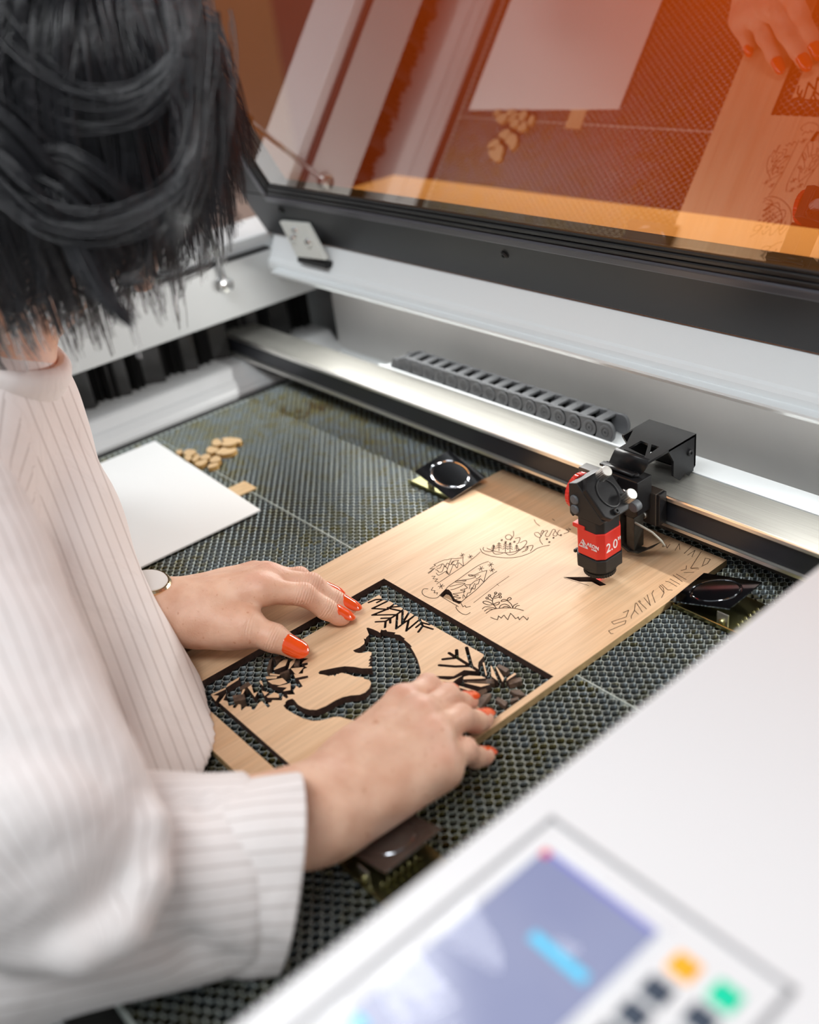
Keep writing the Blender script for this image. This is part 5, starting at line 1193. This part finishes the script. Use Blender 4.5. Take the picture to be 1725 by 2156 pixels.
# ---- hair
M['hair'] = simple('black_hair', (.015, .015, .019), .26, spec=1.0)
def hair():
    r = np.random.default_rng(21)
    rad = np.array([.097, .077, .107]); steps = 26; NL = 300
    V, Fc = [], []; off = 0
    def add_lock(G, ns, lr_):
        nonlocal off
        tt = np.linspace(0, 1, steps); D0 = np.gradient(G, axis=0); D0 /= np.linalg.norm(D0, axis=1)[:, None]
        A0 = np.cross(D0, [.31, .2, .93]); A0 /= np.linalg.norm(A0, axis=1)[:, None]; B0 = np.cross(D0, A0)
        for s_ in range(ns):
            a_ = r.uniform(0, 6.28); rr = lr_*math.sqrt(r.random()); w1_ = r.uniform(0, 6.28)
            sp = (1-.62*tt)*(1+.25*np.sin(w1_+tt*7))
            P = G+A0*(rr*math.cos(a_)*sp)[:, None]+B0*(rr*math.sin(a_)*sp)[:, None]
            ke = steps-int(r.integers(0, 4)); P = P[:ke]
            D = np.gradient(P, axis=0); D /= np.linalg.norm(D, axis=1)[:, None]
            a = np.cross(D, [.3,.2,.93]); a /= np.linalg.norm(a, axis=1)[:, None]; b = np.cross(D, a)
            w = r.uniform(.0004, .0008)*np.linspace(1, .3, len(P))[:, None]
            V.append(np.stack([P+a*w, P-a*w*.5+b*w*.87, P-a*w*.5-b*w*.87], 1).reshape(-1, 3)); n = len(P); i = np.arange(n-1)*3+off
            for c in range(3): Fc.append(np.c_[i+c, i+(c+1) % 3, i+3+(c+1) % 3, i+3+c])
            off += n*3
    q = r.normal(size=(NL*5, 3)); q /= np.linalg.norm(q, axis=1)[:, None]          # local (f, s, u)
    ok = (q[:, 2] > -.40) & ~((q[:, 0] > .42) & (q[:, 2] < .45)); q = q[ok][:NL]
    cl = HR@(CAM-HC); cl /= np.linalg.norm(cl); gd = cl*.75+np.array([.25, 0, .55]); gd /= np.linalg.norm(gd)
    ex = gd+r.normal(size=(130, 3))*.33; ex /= np.linalg.norm(ex, axis=1)[:, None]; q = np.concatenate([q, ex])
    crown = np.array([-.25, .10, .96]); crown /= np.linalg.norm(crown)
    e0, e1_, e2_ = atd(470, 560, .585), atd(280, 745, .57), atd(20, 680, .66)
    en = np.cross(e1_-e0, e2_-e0); en /= np.linalg.norm(en); en = en if en[2] > 0 else -en
    for k in range(len(q)):
        layer = 1.0+r.uniform(0, .10); p = q[k]*rad*layer
        pw = HC+HR.T@p
        tang = q[k]-crown*(q[k]@crown); tang -= q[k]*(tang@q[k]); tang /= np.linalg.norm(tang)+1e-6
        v = HR.T@tang; Lh = .30; st = Lh/steps; pts = [pw]
        curl = r.normal(size=3); ph = r.uniform(0, 6.28); fr = r.uniform(7, 16); wild = r.random() < .20; cut_ = r.normal()*.014-(r.random() < .12)*r.uniform(0, .035)
        for i in range(steps):
            loc = HR@(pw-HC); e = np.linalg.norm(loc/(rad*layer)); nrm = HR.T@(loc/(rad**2)); nrm /= np.linalg.norm(nrm)
            v = v*.80+np.array([0,0,-1.])*(.24 if i > 2 else .10)+curl*.016*math.sin(ph+i/steps*fr)*(4.5 if wild else 1)
            if e < 1.02: v = v-nrm*min(0, v@nrm)+nrm*.04
            elif e < 1.6 and i < steps*.6: v = v-nrm*.25*(e-1)
            v /= np.linalg.norm(v); pw = pw+v*st
            loc = HR@(pw-HC); e = np.linalg.norm(loc/(rad*layer))
            if e < 1: pw = HC+HR.T@(loc/e)
            if (pw-e0)@en < cut_: break
            pts.append(pw)
        if len(pts) < 4: continue
        G = np.array(pts); G = np.stack([np.interp(np.linspace(0, len(G)-1, steps), np.arange(len(G)), G[:, c]) for c in range(3)], 1)
        add_lock(G, 15 if not wild else 4, r.uniform(.005, .010))
    for pl, d_, ns_, lr2 in (([(130,400),(160,500),(200,590),(245,650),(282,684)], .555, 90, .011), ([(-30,60),(60,165),(170,225),(290,215),(380,120),(400,20)], .538, 26, .016), ([(-10,380),(90,470),(215,490),(335,440),(395,350),(412,200)], .545, 24, .016), ([(370,-40),(405,140),(405,290),(385,420),(345,520)], .548, 40, .016), ([(430,40),(458,200),(455,340),(440,490)], .56, 36, .014), ([(300,470),(300,560),(260,600),(310,590)], .56, 12, .006), ([(400,470),(405,540),(360,580),(300,575)], .57, 10, .006), ([(450,440),(452,520),(420,570),(350,600)], .575, 8, .006), ([(20,560),(40,620),(20,680),(8,700)], .60, 12, .006)):
        C_ = smooth(pl, 8); G = np.array([atd(u_, v_, d_) for u_, v_ in C_]); L_ = np.linspace(0, len(G)-1, steps); G = np.stack([np.interp(L_, np.arange(len(G)), G[:, c]) for c in range(3)], 1)
        add_lock(G, ns_, lr2)
    # dark under layer close to the skull
    vv, qq = surface_nets(lambda P: ellip(P, HC, HR, rad*1.02), HC-.13, HC+.13, .006)
    lv = (vv-HC)@HR.T; cen = lv[qq].mean(1); kp = ~((cen[:, 0] > .03) & (cen[:, 2] < .045)) & (cen[:, 2] > -.055)
    V.append(vv); Fc.append(qq[kp]+off)
    return link('hair', np_mesh('hair', np.concatenate(V), np.concatenate(Fc), M['hair']), person)
ho = hair(); tag(ho, 'black chin length hair falling forward')
# ---- watch
wt = empty('wristwatch', Wl+np.array([0,0,.018]), 'watch with a tan strap and gold case on the far wrist', 'watch')
wax = (LS['elbow']-LS['Wm']); wax /= np.linalg.norm(wax); wc = LS['Wm']+wax*.008
w1 = np.array([0,0,1.])-wax*wax[2]; w1 /= np.linalg.norm(w1); w2 = np.cross(wax, w1)
vs = []; na = 48; prof = [(-.009, .0), (-.009, .0018), (.009, .0018), (.009, .0)]
for s, h in prof:
    for j in range(na):
        a = 2*math.pi*j/na; vs.append(wc+wax*s+w1*(.0205+h)*math.cos(a)+w2*(.0265+h)*math.sin(a))
fs = [(i*na+j, i*na+(j+1) % na, ((i+1) % 4)*na+(j+1) % na, ((i+1) % 4)*na+j) for i in range(4) for j in range(na)]
MB().add(vs, fs, 0, True).build('strap', simple('tan_strap', (.55, .30, .12), .5), wt)
wn = w1
MB().lathe(wc+wn*.0215, wn, [(.0150, 0), (.0168, .001), (.0168, .0048), (.0155, .0062), (.0140, .0062)], 40).build('case', simple('pale_gold', (.85, .66, .42), .2, metal=1), wt)
MB().lathe(wc+wn*.0277, wn, [(.0142, 0), (.0138, .0007), (.0001, .0009)], 40).build('dial', simple('white_dial', (.8, .78, .75), .15), wt)
# ================================================================== LIGHT
wd = bpy.data.worlds.new('world'); SC.world = wd; wd.use_nodes = True
bg = wd.node_tree.nodes['Background']; bg.inputs['Color'].default_value = (.90, .96, 1.0, 1); bg.inputs['Strength'].default_value = .36
def area(name, loc, target, sx, sy, power, col=(1,1,1)):
    l = bpy.data.lights.new(name, 'AREA'); l.shape = 'RECTANGLE'; l.size = sx; l.size_y = sy; l.energy = power; l.color = col
    o = bpy.data.objects.new(name, l); COL.objects.link(o); o.location = loc
    o.rotation_euler = (Vector(target)-Vector(loc)).to_track_quat('-Z', 'Y').to_euler(); return o
area('ceiling_lamp_front', (-.25, -.55, 1.85), (-.5, .3, 0), 1.5, .5, 27, (.97, .985, 1))
area('ceiling_lamp_side', (-1.9, .2, 1.9), (-.7, .3, 0), .6, 1.4, 8, (.95, .97, 1))
area('ceiling_lamp_small', (-1.44, .66, 1.92), (-.5, .2, 0), .5, .5, 8, (.98, .99, 1))
area('wall_wash_fill', (-.6, .80, 1.35), (-.6, 2.6, .95), 2.0, .3, 58, (1, .98, .95))  # added fill, brightens the back wall and deck behind the lid
area('led_strip', (-.755, .6225, .1228), (-.755, .30, .02), .42, .0035, 1.12, (1, .99, .96))
area('led_strip', (-.28, .6225, .1228), (-.28, .30, .02), .17, .0035, .42, (1, .99, .96))
area('rear_wall_fill', (-.62, .662, .1205), (-.62, .672, 0), .80, .004, .17, (1, .99, .96))  # added fill under the sill to brighten the rear wall
SC.view_settings.view_transform = 'Standard'; SC.view_settings.look = 'None'; SC.view_settings.exposure = 0; SC.view_settings.gamma = 1; SC.view_settings.use_curve_mapping = False
SC.cycles.use_denoising = True; SC.cycles.max_bounces = 10; SC.cycles.transparent_max_bounces = 16; SC.cycles.sample_clamp_indirect = 6
